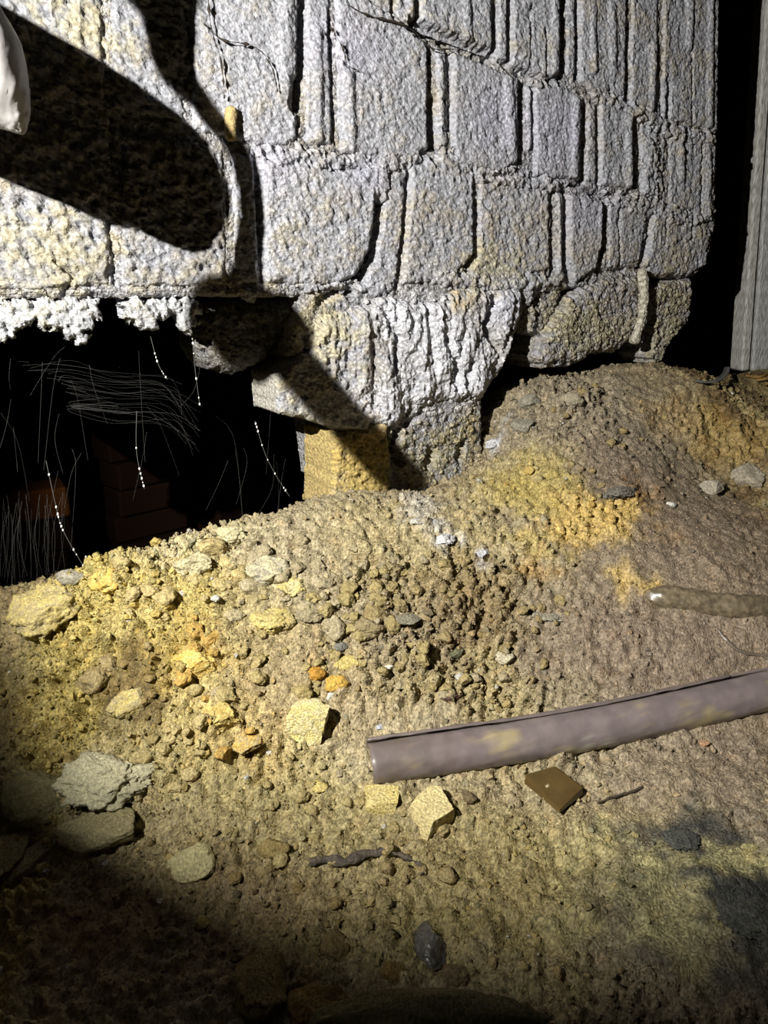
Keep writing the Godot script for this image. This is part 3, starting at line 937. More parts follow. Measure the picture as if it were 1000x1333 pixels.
	for j in nzz:
		for i in nx:
			var x := xs[i]
			var z := zs[j]
			var k := j * nx + i
			v[k] = ground_point(x, z)
			var f := 1.0 + 0.28 * nz_fine.get_noise_2d(x, z) + 0.3 * nz_mid.get_noise_2d(x + 3.0, z)
			var q := nz_crumb.get_noise_2d(x * 0.7 + 2.0, z * 0.7)
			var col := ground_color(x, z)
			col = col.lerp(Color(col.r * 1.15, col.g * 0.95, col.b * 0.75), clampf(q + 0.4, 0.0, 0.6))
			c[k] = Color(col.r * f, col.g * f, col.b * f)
	var idx := PackedInt32Array()
	idx.resize((nx - 1) * (nzz - 1) * 6)
	var at := 0
	for j in nzz - 1:
		for i in nx - 1:
			var k := j * nx + i
			var w := k + nx
			idx[at] = k
			idx[at + 1] = k + 1
			idx[at + 2] = w
			idx[at + 3] = k + 1
			idx[at + 4] = w + 1
			idx[at + 5] = w
			at += 6
			var f := (v[w] - v[k]).cross(v[k + 1] - v[k])
			n[k] += f
			n[k + 1] += f
			n[w] += f
			n[w + 1] += f
	for k in n.size():
		n[k] = n[k].normalized()
	var o := piece("floor", mesh_of(v, n, c, idx), mats.soil)
	tag(o, "sloping floor of crumbly yellow, ochre and brown earth banked against the wall", "ground", "", "structure")

func drop_surface(px: float, py: float) -> Vector3:
	var d := ray(px, py)
	var t := 0.3
	while t < 4.0:
		var p := eye + d * t
		if p.y < base_height(p.x, p.z):
			break
		t += 0.006
	return eye + d * t

func build_grains() -> void:
	# loose crumbs of earth that nobody could count
	for kind in 4:
		var mm := MultiMesh.new()
		mm.transform_format = MultiMesh.TRANSFORM_3D
		mm.use_colors = true
		mm.mesh = rock(Vector3(1.1, 0.7, 0.9), 300 + kind, 9, 0.35, Color(1, 1, 1), Color(0.8, 0.8, 0.8), 2, 0.6)
		var rows: Array = []
		var tries := 0
		while rows.size() < 30000 and tries < 130000:
			tries += 1
			var px := rng.randf_range(-60, 1060)
			var py := rng.randf_range(480, 1400)
			# spread evenly over the earth itself: a point of the plan, kept more often where the soil is crumbly
			var x := rng.randf_range(-0.75, 1.1)
			var z := rng.randf_range(-1.65, -0.38)
			var r := ground_rough(x, z)
			if rng.randf() > 0.1 + r * 0.95:
				continue
			if wall_n.dot(Vector3(x, 0, z) - wall_o) < -0.08:
				continue
			var s := 0.0006 + 0.0013 * pow(rng.randf(), 2.5) + 0.005 * pow(rng.randf(), 22.0)
			s *= 0.75 + 0.5 * r
			var b := Basis.from_euler(Vector3(rng.randf() * TAU, rng.randf() * TAU, rng.randf() * TAU)).scaled(Vector3.ONE * s)
			var col := ground_color(x, z)
			var f := rng.randf_range(0.62, 1.3)
			var t := rng.randf_range(-0.12, 0.18)
			col = Color(col.r * f * (1.0 + t * 0.6), col.g * f, col.b * f * (1.0 - t))
			if rng.randf() < 0.01:
				col = Color(0.7, 0.68, 0.6)
			rows.append([Transform3D(b, ground_point(x, z, s * rng.randf_range(-0.35, 0.3))), col])
		mm.instance_count = rows.size()
		for k in rows.size():
			mm.set_instance_transform(k, rows[k][0])
			mm.set_instance_color(k, rows[k][1])
		var o := MultiMeshInstance3D.new()
		o.multimesh = mm
		o.material_override = mats.crumb
		o.name = numbered("gravel")
		add_child(o)
		tag(o, ["fine loose earth crumbs strewn over the whole slope", "loose angular crumbs of earth scattered on the slope", "loose rounded crumbs of earth scattered on the slope", "loose small chips of earth scattered on the slope"][kind], "gravel", "", "stuff")

# ------------------------------------------------------------------ stones
func stone(called: String, label: String, category: String, px: float, py: float, w: float, h: float, o: Dictionary) -> Node3D:
	var at := ground_at(px, py + h * o.get("foot", 0.25))
	var dist := (at - eye).dot(cam_f)
	var hx := w * 0.5 * dist / FOCAL
	var hy: float = hx * o.get("tall", 0.62)
	var hz: float = h * 0.5 * dist / FOCAL * o.get("deep", 1.0)
	var c1: Color = o.get("col", Color(0.5, 0.42, 0.2))
	var c2: Color = o.get("col2", c1 * 0.78)
	var m := rock(Vector3(hx, hy, hz) * 1.12, o.get("seed", int(px * 3 + py)), o.get("cuts", 9), o.get("rough", 0.16), c1, c2, o.get("level", 4), o.get("cut", 0.74), o.get("box", false))
	var s := piece(called, m, o.get("mat", mats.stone))
	s.position = at + Vector3(0, hy * o.get("sink", 0.35), -hz * 0.3)
	s.rotation = o.get("turn", Vector3(0, 0, 0))
	tag(s, label, category, o.get("group", ""))
	return s

func build_stones() -> void:
	var yel := Color(0.74, 0.60, 0.22)
	var pal := Color(0.74, 0.66, 0.40)
	var och := Color(0.72, 0.46, 0.10)
	var tan_c := Color(0.50, 0.42, 0.24)
	var gry := Color(0.42, 0.39, 0.30)
	var wht := Color(0.78, 0.76, 0.68)
	var brn := Color(0.20, 0.15, 0.08)
	var slt := Color(0.09, 0.09, 0.085)
	# the crest at the left
	stone("boulder", "large pale yellow lump sitting on the ridge at its left end", "stone", 58, 790, 84, 84, {"col": tan_c, "col2": yel, "rough": 0.22, "tall": 0.8, "sink": 0.3, "seed": 5})
	stone("stone", "small grey stone lying on the ridge just behind the large yellow lump", "stone", 92, 750, 36, 22, {"col": gry, "seed": 6})
	stone("clod", "bright yellow clod on the ridge where the beaded web strand ends", "clod", 140, 752, 46, 44, {"col": yel, "col2": och, "rough": 0.25, "seed": 7})
	stone("clod", "cream clod on the ridge crest halfway along the dark opening", "clod", 300, 694, 40, 26, {"col": pal, "rough": 0.25, "seed": 8})
	stone("clod", "broad tan clod of the ridge below the dark opening", "clod", 345, 740, 60, 46, {"col": gry, "col2": pal, "rough": 0.2, "seed": 9})
	stone("clod", "crumbly cream clod in a notch of the yellow slope under the ridge", "clod", 250, 735, 52, 36, {"col": pal, "rough": 0.28, "seed": 10})
	stone("pebble", "small white pebble set in the slope under the ridge", "pebble", 281, 778, 13, 15, {"col": wht, "seed": 11, "level": 3})
	stone("pebble", "white pebble on the yellow slope right of the large lump", "pebble", 165, 802, 16, 16, {"col": wht, "seed": 12, "level": 3})
	# the yellow slope
	stone("clod", "wide orange clod with a black gap along its lower edge", "clod", 256, 862, 72, 44, {"col": och, "col2": yel, "rough": 0.25, "seed": 13})
	stone("clod", "rounded ochre clod below the wide orange one, shadow on its right", "clod", 288, 928, 50, 46, {"col": Color(0.52, 0.38, 0.12), "col2": yel, "rough": 0.25, "seed": 14})
	stone("clod", "elongated yellow clod lying aslant left of the ochre one", "clod", 168, 915, 56, 30, {"col": yel, "col2": tan_c, "seed": 15, "turn": Vector3(0, 0.8, 0)})
	stone("stone", "bright yellow square stone in the middle of the slope left of the pipe", "stone", 402, 940, 66, 62, {"col": Color(0.86, 0.74, 0.27), "col2": Color(0.82, 0.72, 0.42), "cuts": 4, "box": true, "tall": 0.9, "seed": 16, "sink": 0.45, "cut": 0.8, "rough": 0.12})
	stone("clod", "flat orange clod standing left of the bright yellow square stone", "clod", 322, 958, 46, 52, {"col": och, "col2": tan_c, "tall": 0.35, "seed": 17})
	stone("clod", "small orange clod above the bright yellow square stone", "clod", 437, 888, 32, 26, {"col": och, "seed": 18})
	stone("clod", "rusty orange clod in the cracks of the slope", "clod", 409, 874, 26, 24, {"col": Color(0.62, 0.33, 0.06), "seed": 19})
	stone("clod", "lumpy yellow clod above the two orange ones", "clod", 449, 862, 36, 26, {"col": yel, "seed": 20})
	stone("pebble", "white pebble beside the small orange clod", "pebble", 430, 906, 18, 14, {"col": wht, "seed": 21, "level": 3})
	stone("pebble", "little bluish white pebble between the yellow square stone and pipe", "pebble", 494, 946, 14, 11, {"col": Color(0.6, 0.62, 0.68), "seed": 22, "level": 3})
	stone("pebble", "white pebble in the brown rubble above the middle of the pipe", "pebble", 599, 880, 16, 14, {"col": wht, "seed": 23, "level": 3})
	stone("pebble", "pale pebble below the cracked clod in mid slope", "pebble", 508, 866, 14, 12, {"col": wht, "seed": 24, "level": 3})
	stone("pebble", "white pebble on the slope below the salt streak", "pebble", 558, 776, 12, 10, {"col": wht, "seed": 25, "level": 3})
	stone("stone", "cream angular stone at the right edge of the rubble", "stone", 658, 852, 28, 28, {"col": Color(0.72, 0.66, 0.48), "seed": 26})
	stone("stone", "flat grey stone chip lying in the middle of the rubble", "stone", 532, 804, 36, 22, {"col": Color(0.33, 0.3, 0.22), "tall": 0.3, "seed": 27})
	stone("stone", "flat pale grey stone with jagged outline right of the rubble", "stone", 713, 798, 46, 32, {"col": Color(0.46, 0.42, 0.32), "tall": 0.3, "seed": 28, "rough": 0.3})
	stone("stone", "dark green slanting stone chip in the rubble", "stone", 594, 850, 22, 16, {"col": Color(0.2, 0.2, 0.12), "seed": 29, "turn": Vector3(0, 0.5, 0.3)})
	stone("stone", "dark red brown stone above the pipe", "stone", 585, 908, 26, 17, {"col": Color(0.14, 0.085, 0.06), "seed": 30})
	stone("clod", "large cracked tan clod left of the slope middle", "clod", 355, 800, 54, 46, {"col": Color(0.5, 0.42, 0.2), "col2": yel, "rough": 0.25, "seed": 31})
	stone("clod", "tall yellow clod just above the cracked tan one", "clod", 378, 758, 36, 44, {"col": pal, "col2": yel, "rough": 0.25, "seed": 32})
	stone("clod", "grey brown clod in mid slope beside the deep crack", "clod", 404, 796, 38, 40, {"col": Color(0.42, 0.36, 0.22), "rough": 0.25, "seed": 33})
	stone("clod", "brown clod under the flat grey chip", "clod", 478, 816, 44, 30, {"col": Color(0.36, 0.29, 0.16), "rough": 0.25, "seed": 34})
	stone("stone", "dark grey chip with shadowed right side in the mid slope", "stone", 443, 838, 18, 22, {"col": Color(0.26, 0.25, 0.22), "seed": 35})
	# stones below the pipe's end
	stone("stone", "flat tan stone leaning against the left end of the pipe", "stone", 497, 1040, 62, 54, {"col": Color(0.72, 0.60, 0.28), "col2": yel, "cuts": 4, "box": true, "cut": 0.8, "seed": 36, "tall": 0.6, "rough": 0.1})
	stone("stone", "yellow cube-like stone below the left end of the pipe", "stone", 564, 1060, 70, 62, {"col": Color(0.80, 0.68, 0.34), "col2": Color(0.72, 0.60, 0.30), "cuts": 3, "box": true, "tall": 0.9, "seed": 41, "rough": 0.08, "cut": 0.8, "turn": Vector3(0.1, 0.6, 0.1)})
	stone("pebble", "dark brown pebble between pipe and cube-like stone", "pebble", 611, 1036, 22, 20, {"col": brn, "seed": 38, "level": 3})
	stone("pebble", "small yellow pebble left of the stone leaning on the pipe", "pebble", 416, 1023, 22, 24, {"col": yel, "seed": 39, "level": 3})
	# the lower left
	stone("stone", "rounded yellowish stone lying alone at the lower left", "stone", 248, 1121, 58, 52, {"col": Color(0.74, 0.66, 0.34), "col2": Color(0.62, 0.56, 0.3), "cuts": 11, "tall": 0.7, "seed": 42, "rough": 0.1})
	stone("stone", "ragged pale flaky stone on top of the heap at the left", "stone", 136, 1022, 112, 78, {"col": Color(0.78, 0.72, 0.46), "col2": Color(0.64, 0.6, 0.4), "cuts": 8, "tall": 0.45, "seed": 43, "rough": 0.34, "sink": 0.9})
	stone("stone", "flat smooth tan slab sticking out under the ragged flaky stone", "stone", 128, 1086, 104, 58, {"col": Color(0.6, 0.52, 0.28), "cuts": 6, "tall": 0.35, "sink": 1.0, "seed": 44, "rough": 0.1, "turn": Vector3(0, 0.25, 0)})
	stone("stone", "big dim rounded lump at the left edge beside the flaky stone", "stone", 42, 1040, 92, 84, {"col": Color(0.36, 0.32, 0.16), "cuts": 7, "tall": 0.6, "seed": 45, "rough": 0.2, "sink": 0.6})
	stone("stone", "long narrow tan stone pointing down below the big dim lump", "stone", 46, 1112, 46, 90, {"col": Color(0.40, 0.33, 0.17), "cuts": 7, "tall": 0.55, "sink": 0.9, "seed": 46, "rough": 0.16, "turn": Vector3(0, -0.35, 0)})
	stone("stone", "dark stone cut by the left edge below the dim lump", "stone", 4, 1100, 44, 90, {"col": Color(0.34, 0.28, 0.14), "cuts": 7, "tall": 0.5, "sink": 0.8, "seed": 47, "rough": 0.16})
	stone("pebble", "white pebble on the dark ground below the flat slab", "pebble", 138, 1124, 12, 9, {"col": wht, "seed": 48, "level": 3})
	stone("pebble", "white pebble on the dark ground right of the lone rounded stone's foot", "pebble", 208, 1171, 9, 12, {"col": wht, "seed": 49, "level": 3})
	stone("pebble", "small ochre pebble below the lone rounded stone", "pebble", 262, 1201, 26, 18, {"col": Color(0.45, 0.34, 0.12), "seed": 50, "level": 3})
	stone("pebble", "brown pebble with a black shadow left of the twig", "pebble", 358, 1106, 42, 26, {"col": Color(0.36, 0.27, 0.11), "seed": 51, "level": 3})
	stone("pebble", "tan pebble right of the lone rounded stone", "pebble", 302, 1082, 18, 16, {"col": Color(0.5, 0.42, 0.18), "seed": 52, "level": 3})
	# the lower edge
	stone("stone", "black wet stone with a pale top, near the lower edge", "stone", 562, 1226, 42, 62, {"col": slt, "col2": Color(0.14, 0.13, 0.11), "cuts": 8, "tall": 0.8, "seed": 53, "mat": mats.wet})
	stone("stone", "round brown stone under the black wet one", "stone", 592, 1270, 36, 30, {"col": brn, "seed": 54})
	stone("stone", "round ochre brown stone left of the black wet one", "stone", 512, 1268, 36, 30, {"col": Color(0.26, 0.17, 0.06), "seed": 55})
	stone("stone", "rounded dark clod with a cracked edge above the lower edge", "stone", 436, 1232, 48, 46, {"col": Color(0.22, 0.16, 0.07), "seed": 56, "rough": 0.2})
	stone("stone", "big dark rock at the lower edge, leftmost of the dim ones", "stone", 340, 1278, 76, 84, {"col": Color(0.24, 0.19, 0.08), "seed": 57, "cuts": 7})
	stone("stone", "brown rock at the very bottom below the cracked clod", "stone", 412, 1316, 80, 62, {"col": Color(0.22, 0.14, 0.05), "seed": 58, "cuts": 7})
	stone("stone", "long smooth dark rock lying along the bottom edge", "stone", 560, 1338, 300, 76, {"col": Color(0.16, 0.14, 0.07), "seed": 59, "cuts": 5, "tall": 0.36, "rough": 0.08, "sink": 0.05})
	# the right
	stone("stone", "pale round stone at the right edge beside the dirt mound", "stone", 978, 621, 50, 38, {"col": Color(0.52, 0.46, 0.35), "cuts": 9, "seed": 60, "tall": 0.7})
	stone("stone", "small pale flat stone left of the pale round one", "stone", 927, 635, 32, 20, {"col": Color(0.54, 0.48, 0.38), "seed": 61})
	stone("pebble", "tiny white chip on the brown slope below the pale stones", "pebble", 874, 657, 13, 7, {"col": wht, "seed": 62, "level": 3})
	stone("stone", "rounded lump of the mound below the gap in the wall", "stone", 690, 522, 34, 26, {"col": Color(0.42, 0.39, 0.31), "seed": 63})
	stone("stone", "tan lump on top of the mound beside the rounded one", "stone", 746, 518, 32, 24, {"col": Color(0.44, 0.39, 0.28), "seed": 64})
	stone("stone", "grey lump of the mound below the rounded one", "stone", 682, 552, 30, 24, {"col": Color(0.40, 0.37, 0.29), "seed": 65})
	stone("stone", "flat grey slate chip beside the orange earth patch", "stone", 806, 640, 46, 20, {"col": Color(0.28, 0.26, 0.22), "tall": 0.3, "seed": 66, "rough": 0.34, "deep": 1.6, "turn": Vector3(0, 0.4, 0)})
	stone("pebble", "reddish pebble at the lower edge of the pipe's right half", "pebble", 918, 968, 14, 10, {"col": Color(0.6, 0.36, 0.22), "seed": 67, "level": 3})
	stone("chip", "long pale yellow chip at the right edge of the dark rock patch", "chip", 974, 1104, 26, 8, {"col": Color(0.66, 0.58, 0.28), "tall": 0.4, "seed": 68, "level": 3})
	stone("stone", "black angular stone set in the dark patch at the lower right", "stone", 888, 1088, 50, 40, {"col": Color(0.07, 0.075, 0.07), "col2": Color(0.13, 0.13, 0.11), "tall": 0.2, "sink": 0.6, "rough": 0.3, "cuts": 8, "seed": 69})
	stone("stone", "large black slab half buried at the right edge", "stone", 978, 1168, 84, 100, {"col": Color(0.065, 0.07, 0.066), "col2": Color(0.12, 0.12, 0.1), "tall": 0.16, "sink": 0.6, "rough": 0.3, "cuts": 8, "seed": 70})
	# white salt lumps on the slope
	stone("salt_lump", "largest white salt lump on the slope under the stump", "salt", 578, 697, 28, 30, {"col": Color(0.85, 0.85, 0.86), "rough": 0.35, "seed": 71, "tall": 0.4})
	stone("salt_lump", "narrow upright white salt lump right of the largest one", "salt", 628, 714, 16, 30, {"col": Color(0.82, 0.82, 0.84), "rough": 0.35, "seed": 72, "tall": 0.4})
	stone("salt_lump", "white salt lump right beside the foot of the stump", "salt", 646, 578, 26, 14, {"col": Color(0.82, 0.83, 0.88), "rough": 0.35, "seed": 73, "tall": 0.5})
	stone("salt_lump", "cream salt lump just below the tip of the shadow", "salt", 543, 677, 18, 14, {"col": Color(0.74, 0.72, 0.64), "rough": 0.3, "seed": 74, "tall": 0.4})
	# many alike lumps of the rubble, each kind of earth a material of its own
	var earths := [Color(0.76, 0.68, 0.42), Color(0.70, 0.55, 0.19), Color(0.62, 0.52, 0.26), Color(0.48, 0.40, 0.19), Color(0.33, 0.25, 0.11), Color(0.42, 0.34, 0.17), Color(0.62, 0.42, 0.13), Color(0.5, 0.44, 0.29)]
	var earth_mats := []
	for e in earths:
		var m: StandardMaterial3D = mats.stone.duplicate()
		m.albedo_color = e.linear_to_srgb()
		earth_mats.append(m)
	var kinds := []
	for k in 6:
		kinds.append(rock(Vector3(1, 0.7, 0.85), 500 + k, 8, 0.24, Color(0.95, 0.95, 0.95), Color(0.78, 0.72, 0.64), 3))
	for k in 6:
		kinds.append(rock(Vector3(1, 0.7, 0.85), 520 + k, 8, 0.24, Color(1, 1, 1), Color(0.84, 0.78, 0.68), 3))
	var zones := [[330, 745, 210, 50, 6, 34, "cream clod packed into the slope just below the dark opening", "cream clods below the opening", 1.8], [470, 790, 90, 60, 0, 22, "tan clod beside the cracks in the middle of the slope", "tan clods in mid slope", 1.6], [230, 880, 120, 60, 6, 16, "ochre clod packed into the left slope above the stone heap", "ochre clods above the stone heap", 1.7], [560, 820, 190, 90, 0, 70, "small lump of earth in the rubble above the pipe", "brown rubble above the pipe"], [300, 840, 170, 120, 6, 60, "small lump of earth on the yellow slope at the left", "yellow rubble on the left slope"], [230, 990, 90, 40, 6, 26, "yellow crumb right of the flaky stone heap", "yellow crumbs by the stone heap"], [440, 1090, 190, 90, 0, 36, "small tan crumb on the flat ground below the pipe", "tan crumbs below the pipe"], [770, 600, 120, 100, 0, 24, "small brown crumb on the mound at the right", "crumbs on the mound"]]
	for zn in zones:
		for k in zn[5]:
			var a := rng.randf() * TAU
			var q := sqrt(rng.randf())
			var p := ground_at(zn[0] + cos(a) * q * zn[2], zn[1] + sin(a) * q * zn[3])
			var s: float = (rng.randf_range(0.004, 0.0085) + 0.006 * pow(rng.randf(), 4.0)) * (zn[8] if zn.size() > 8 else 1.0)
			var o := MeshInstance3D.new()
			o.mesh = kinds[zn[4] + rng.randi() % 6]
			var here := ground_color(p.x, p.z)
			var best := 0
			var least := 9.0
			for e in earths.size():
				var far: float = absf(earths[e].r - here.r) + absf(earths[e].g - here.g) + absf(earths[e].b - here.b) + rng.randf() * 0.1
				if far < least:
					least = far
					best = e
			o.material_override = earth_mats[best]
			o.name = numbered("clod")
			add_child(o)
			o.transform = Transform3D(Basis.from_euler(Vector3(rng.randf_range(-0.5, 0.5), rng.randf() * TAU, rng.randf_range(-0.5, 0.5))).scaled(Vector3.ONE * s), ground_point(p.x, p.z, s * (-0.25 if zn.size() > 8 else 0.05)))
			tag(o, zn[6], "clod", zn[7])

# ------------------------------------------------------------------ the pipes and other things on the ground
func build_pipes() -> void:
	var r := 0.0255
	var line := []
	for p in [[482, 1008], [740, 967], [1000, 911], [1110, 878], [1300, 810]]:
		var q := drop_surface(p[0], p[1])
		q.y += r * 0.55
		line.append(q)
	var path := spline(line, 22)
	var v := PackedVector3Array()
	var c := PackedColorArray()
	var idx := PackedInt32Array()
	var sides := 44
	var mud := Color(0.36, 0.30, 0.17)
	var plastic := Color(0.20, 0.165, 0.165)
	var dried := Color(0.46, 0.45, 0.37)
	var mark := ground_at(768, 968)
	var n := path.size()
	for k in n:
		var t := (path[mini(k + 1, n - 1)] - path[maxi(k - 1, 0)]).normalized()
		var side := t.cross(Vector3.UP).normalized()
		var up := side.cross(t).normalized()
		for half in 2:
			for s in sides + 1:
				# the pipe is split along its upper back: one lip rides a little over the other
				var f := float(s) / sides
				var an := deg_to_rad(66.0 + 354.0 * f)
				var lip := smoothstep(0.86, 1.0, f) * 0.0045 * (1.0 - smoothstep(0.42, 0.6, float(k) / n))
				var rr := r + lip + 0.0012 * nz_big.get_noise_3dv(path[k] * 1.5 + Vector3(0, f, 0)) - (0.0035 if half == 1 else 0.0)
				var p := path[k] - side * cos(an) * rr + up * sin(an) * rr * 0.94
				v.append(p)
				var d := clampf(nz_big.get_noise_3dv(p * 1.2) * 2.0 + nz_mid.get_noise_3dv(p) * 1.1 + nz_fine.get_noise_3dv(p) * 0.5 - 0.25 + 0.75 * smoothstep(0.48, 0.6, float(k) / n) * (1.0 - smoothstep(0.72, 0.78, float(k) / n)), 0.0, 1.0)
				var pc := plastic.lerp(mud, d)
				var md := (p - mark).length() / 0.036
				if md < 1.0:
					pc = pc.lerp(dried, clampf((nz_mid.get_noise_3dv(p * 1.6) * 3.0 + 0.1) * (1.0 - md * md) * 1.6, 0.0, 0.85))
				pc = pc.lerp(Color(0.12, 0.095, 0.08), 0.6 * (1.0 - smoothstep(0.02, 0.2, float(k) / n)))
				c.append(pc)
	var row := (sides + 1) * 2
	for k in n - 1:
		for s in sides:
			var a := k * row + s
			var b := a + row
			idx.append_array(PackedInt32Array([a, a + 1, b, a + 1, b + 1, b]))
			a += sides + 1
			b += sides + 1
			idx.append_array(PackedInt32Array([a, b, a + 1, a + 1, b, b + 1]))
		for e in [0, sides]:
			var a: int = k * row + e
			var b := a + row
			var w := sides + 1
			idx.append_array(PackedInt32Array([a, b, a + w, b, b + w, a + w] if e == 0 else [a, a + w, b, b, a + w, b + w]))
	for s in sides:
		for e in [0, n - 1]:
			var a: int = e * row + s
			var w := sides + 1
			idx.append_array(PackedInt32Array([a, a + w, a + 1, a + 1, a + w, a + w + 1] if e == 0 else [a, a + 1, a + w, a + 1, a + w + 1, a + w]))
	var pipe := thing("pipe", "mud-stained purplish plastic pipe lying across the lower slope", "pipe", line[0])
	piece("pipe_wall", mesh_of(v, smooth_normals(v, idx), c, idx), mats.pipe, pipe).position = -line[0]
	# the split lip along the upper edge
	var lips := PackedVector3Array()
	for k in int(n * 0.46):
		var t := (path[mini(k + 1, n - 1)] - path[maxi(k - 1, 0)]).normalized()
		var side := t.cross(Vector3.UP).normalized()
		lips.append(path[k] - side * 0.0125 + Vector3(0, r * 0.93 + 0.001 * sin(k * 0.2), 0))
	piece("split_lip", tube(lips, PackedFloat32Array([0.0022]), 8, Color(0.17, 0.14, 0.13), 0.0012), mats.pipe, pipe).position = -line[0]
	# the half-buried second pipe
	var second := []
	for p in [[838, 772], [880, 776], [930, 780], [980, 786], [1100, 797]]:
		var q := ground_at(p[0], p[1])
		q.y = base_height(q.x, q.z) - 0.004
		second.append(q)
	var b2 := thing("buried_pipe", "wet half-buried pipe at the right edge above the long pipe", "pipe", second[0])
	piece("pipe_wall", tube(spline(second, 10), PackedFloat32Array([0.003, 0.006, 0.009, 0.011, 0.013, 0.015, 0.0165, 0.017]), 20, Color(0.17, 0.135, 0.09), 0.0015, Color(0.26, 0.21, 0.13)), mats.wet, b2).position = -second[0]
	var rim := []
	for p in [[934, 824], [944, 840], [962, 850], [985, 855], [1040, 858]]:
		var q := ground_at(p[0], p[1])
		q.y = ground(q.x, q.z) + 0.001
		rim.append(q)
	var rp := spline(rim, 8)
	var o := piece("buried_hoop", tube(rp, PackedFloat32Array([0.0015, 0.0022]), 8, Color(0.16, 0.13, 0.1), 0.0006), mats.pipe)
	tag(o, "thin dark curved rim showing in the mud right of the long pipe", "hoop")
	# the dark root below the pipe
	var root := []
	for p in [[404, 1131], [424, 1124], [450, 1126], [475, 1116], [505, 1114], [530, 1122], [545, 1132], [551, 1144]]:
		var q := ground_at(p[0], p[1])
		q.y = ground(q.x, q.z) + 0.003
		root.append(q)
	var rr2 := PackedFloat32Array()
	for k in 43:
		rr2.append(0.0035 + 0.0018 * sin(k * 0.14) + 0.001 * sin(k * 0.9))
	o = piece("root", tube(spline(root, 6), rr2, 12, Color(0.10, 0.085, 0.07), 0.0018, Color(0.16, 0.13, 0.1)), mats.stone)
	tag(o, "dark curved root lying on the ground below the yellow stones", "root")
	var twig := []
	for p in [[778, 1048], [798, 1040], [820, 1034], [836, 1028]]:
		var q := ground_at(p[0], p[1])
		q.y = ground(q.x, q.z) + 0.002
		twig.append(q)
	o = piece("twig", tube(spline(twig, 6), PackedFloat32Array([0.0006, 0.0009, 0.0012, 0.0014, 0.0014]), 8, Color(0.09, 0.07, 0.05), 0.0008), mats.stone)
	tag(o, "thin black twig on the mud below the pipe", "twig")
	# a brown tile shard, lying flat
	var corner := [ground_at(684, 1019), ground_at(722, 1012), ground_at(757, 1040), ground_at(728, 1064)]
	var mid: Vector3 = (corner[0] + corner[1] + corner[2] + corner[3]) / 4.0
	var st := SurfaceTool.new()
	st.begin(Mesh.PRIMITIVE_TRIANGLES)
	st.set_color(Color(0.10, 0.066, 0.022))
	st.set_smooth_group(-1)
	var top := []
	var low := []
	for q in corner:
		var p: Vector3 = q - mid
		top.append(Vector3(p.x, 0.004 - p.z * 0.18, p.z))
		low.append(Vector3(p.x * 1.03, -0.006, p.z * 1.03))
	for t in [[top[0], top[1], top[2]], [top[0], top[2], top[3]]]:
		for q in t:
			st.add_vertex(q)
	for k in 4:
		var l := (k + 1) % 4
		for q in [top[k], low[k], top[l], top[l], low[k], low[l]]:
			st.add_vertex(q)
	st.generate_normals()
	o = piece("tile_shard", st.commit(), mats.pipe)
	o.position = mid + Vector3(0, 0.009, 0)
	tag(o, "flat brown diamond-shaped shard lying just below the pipe", "shard")

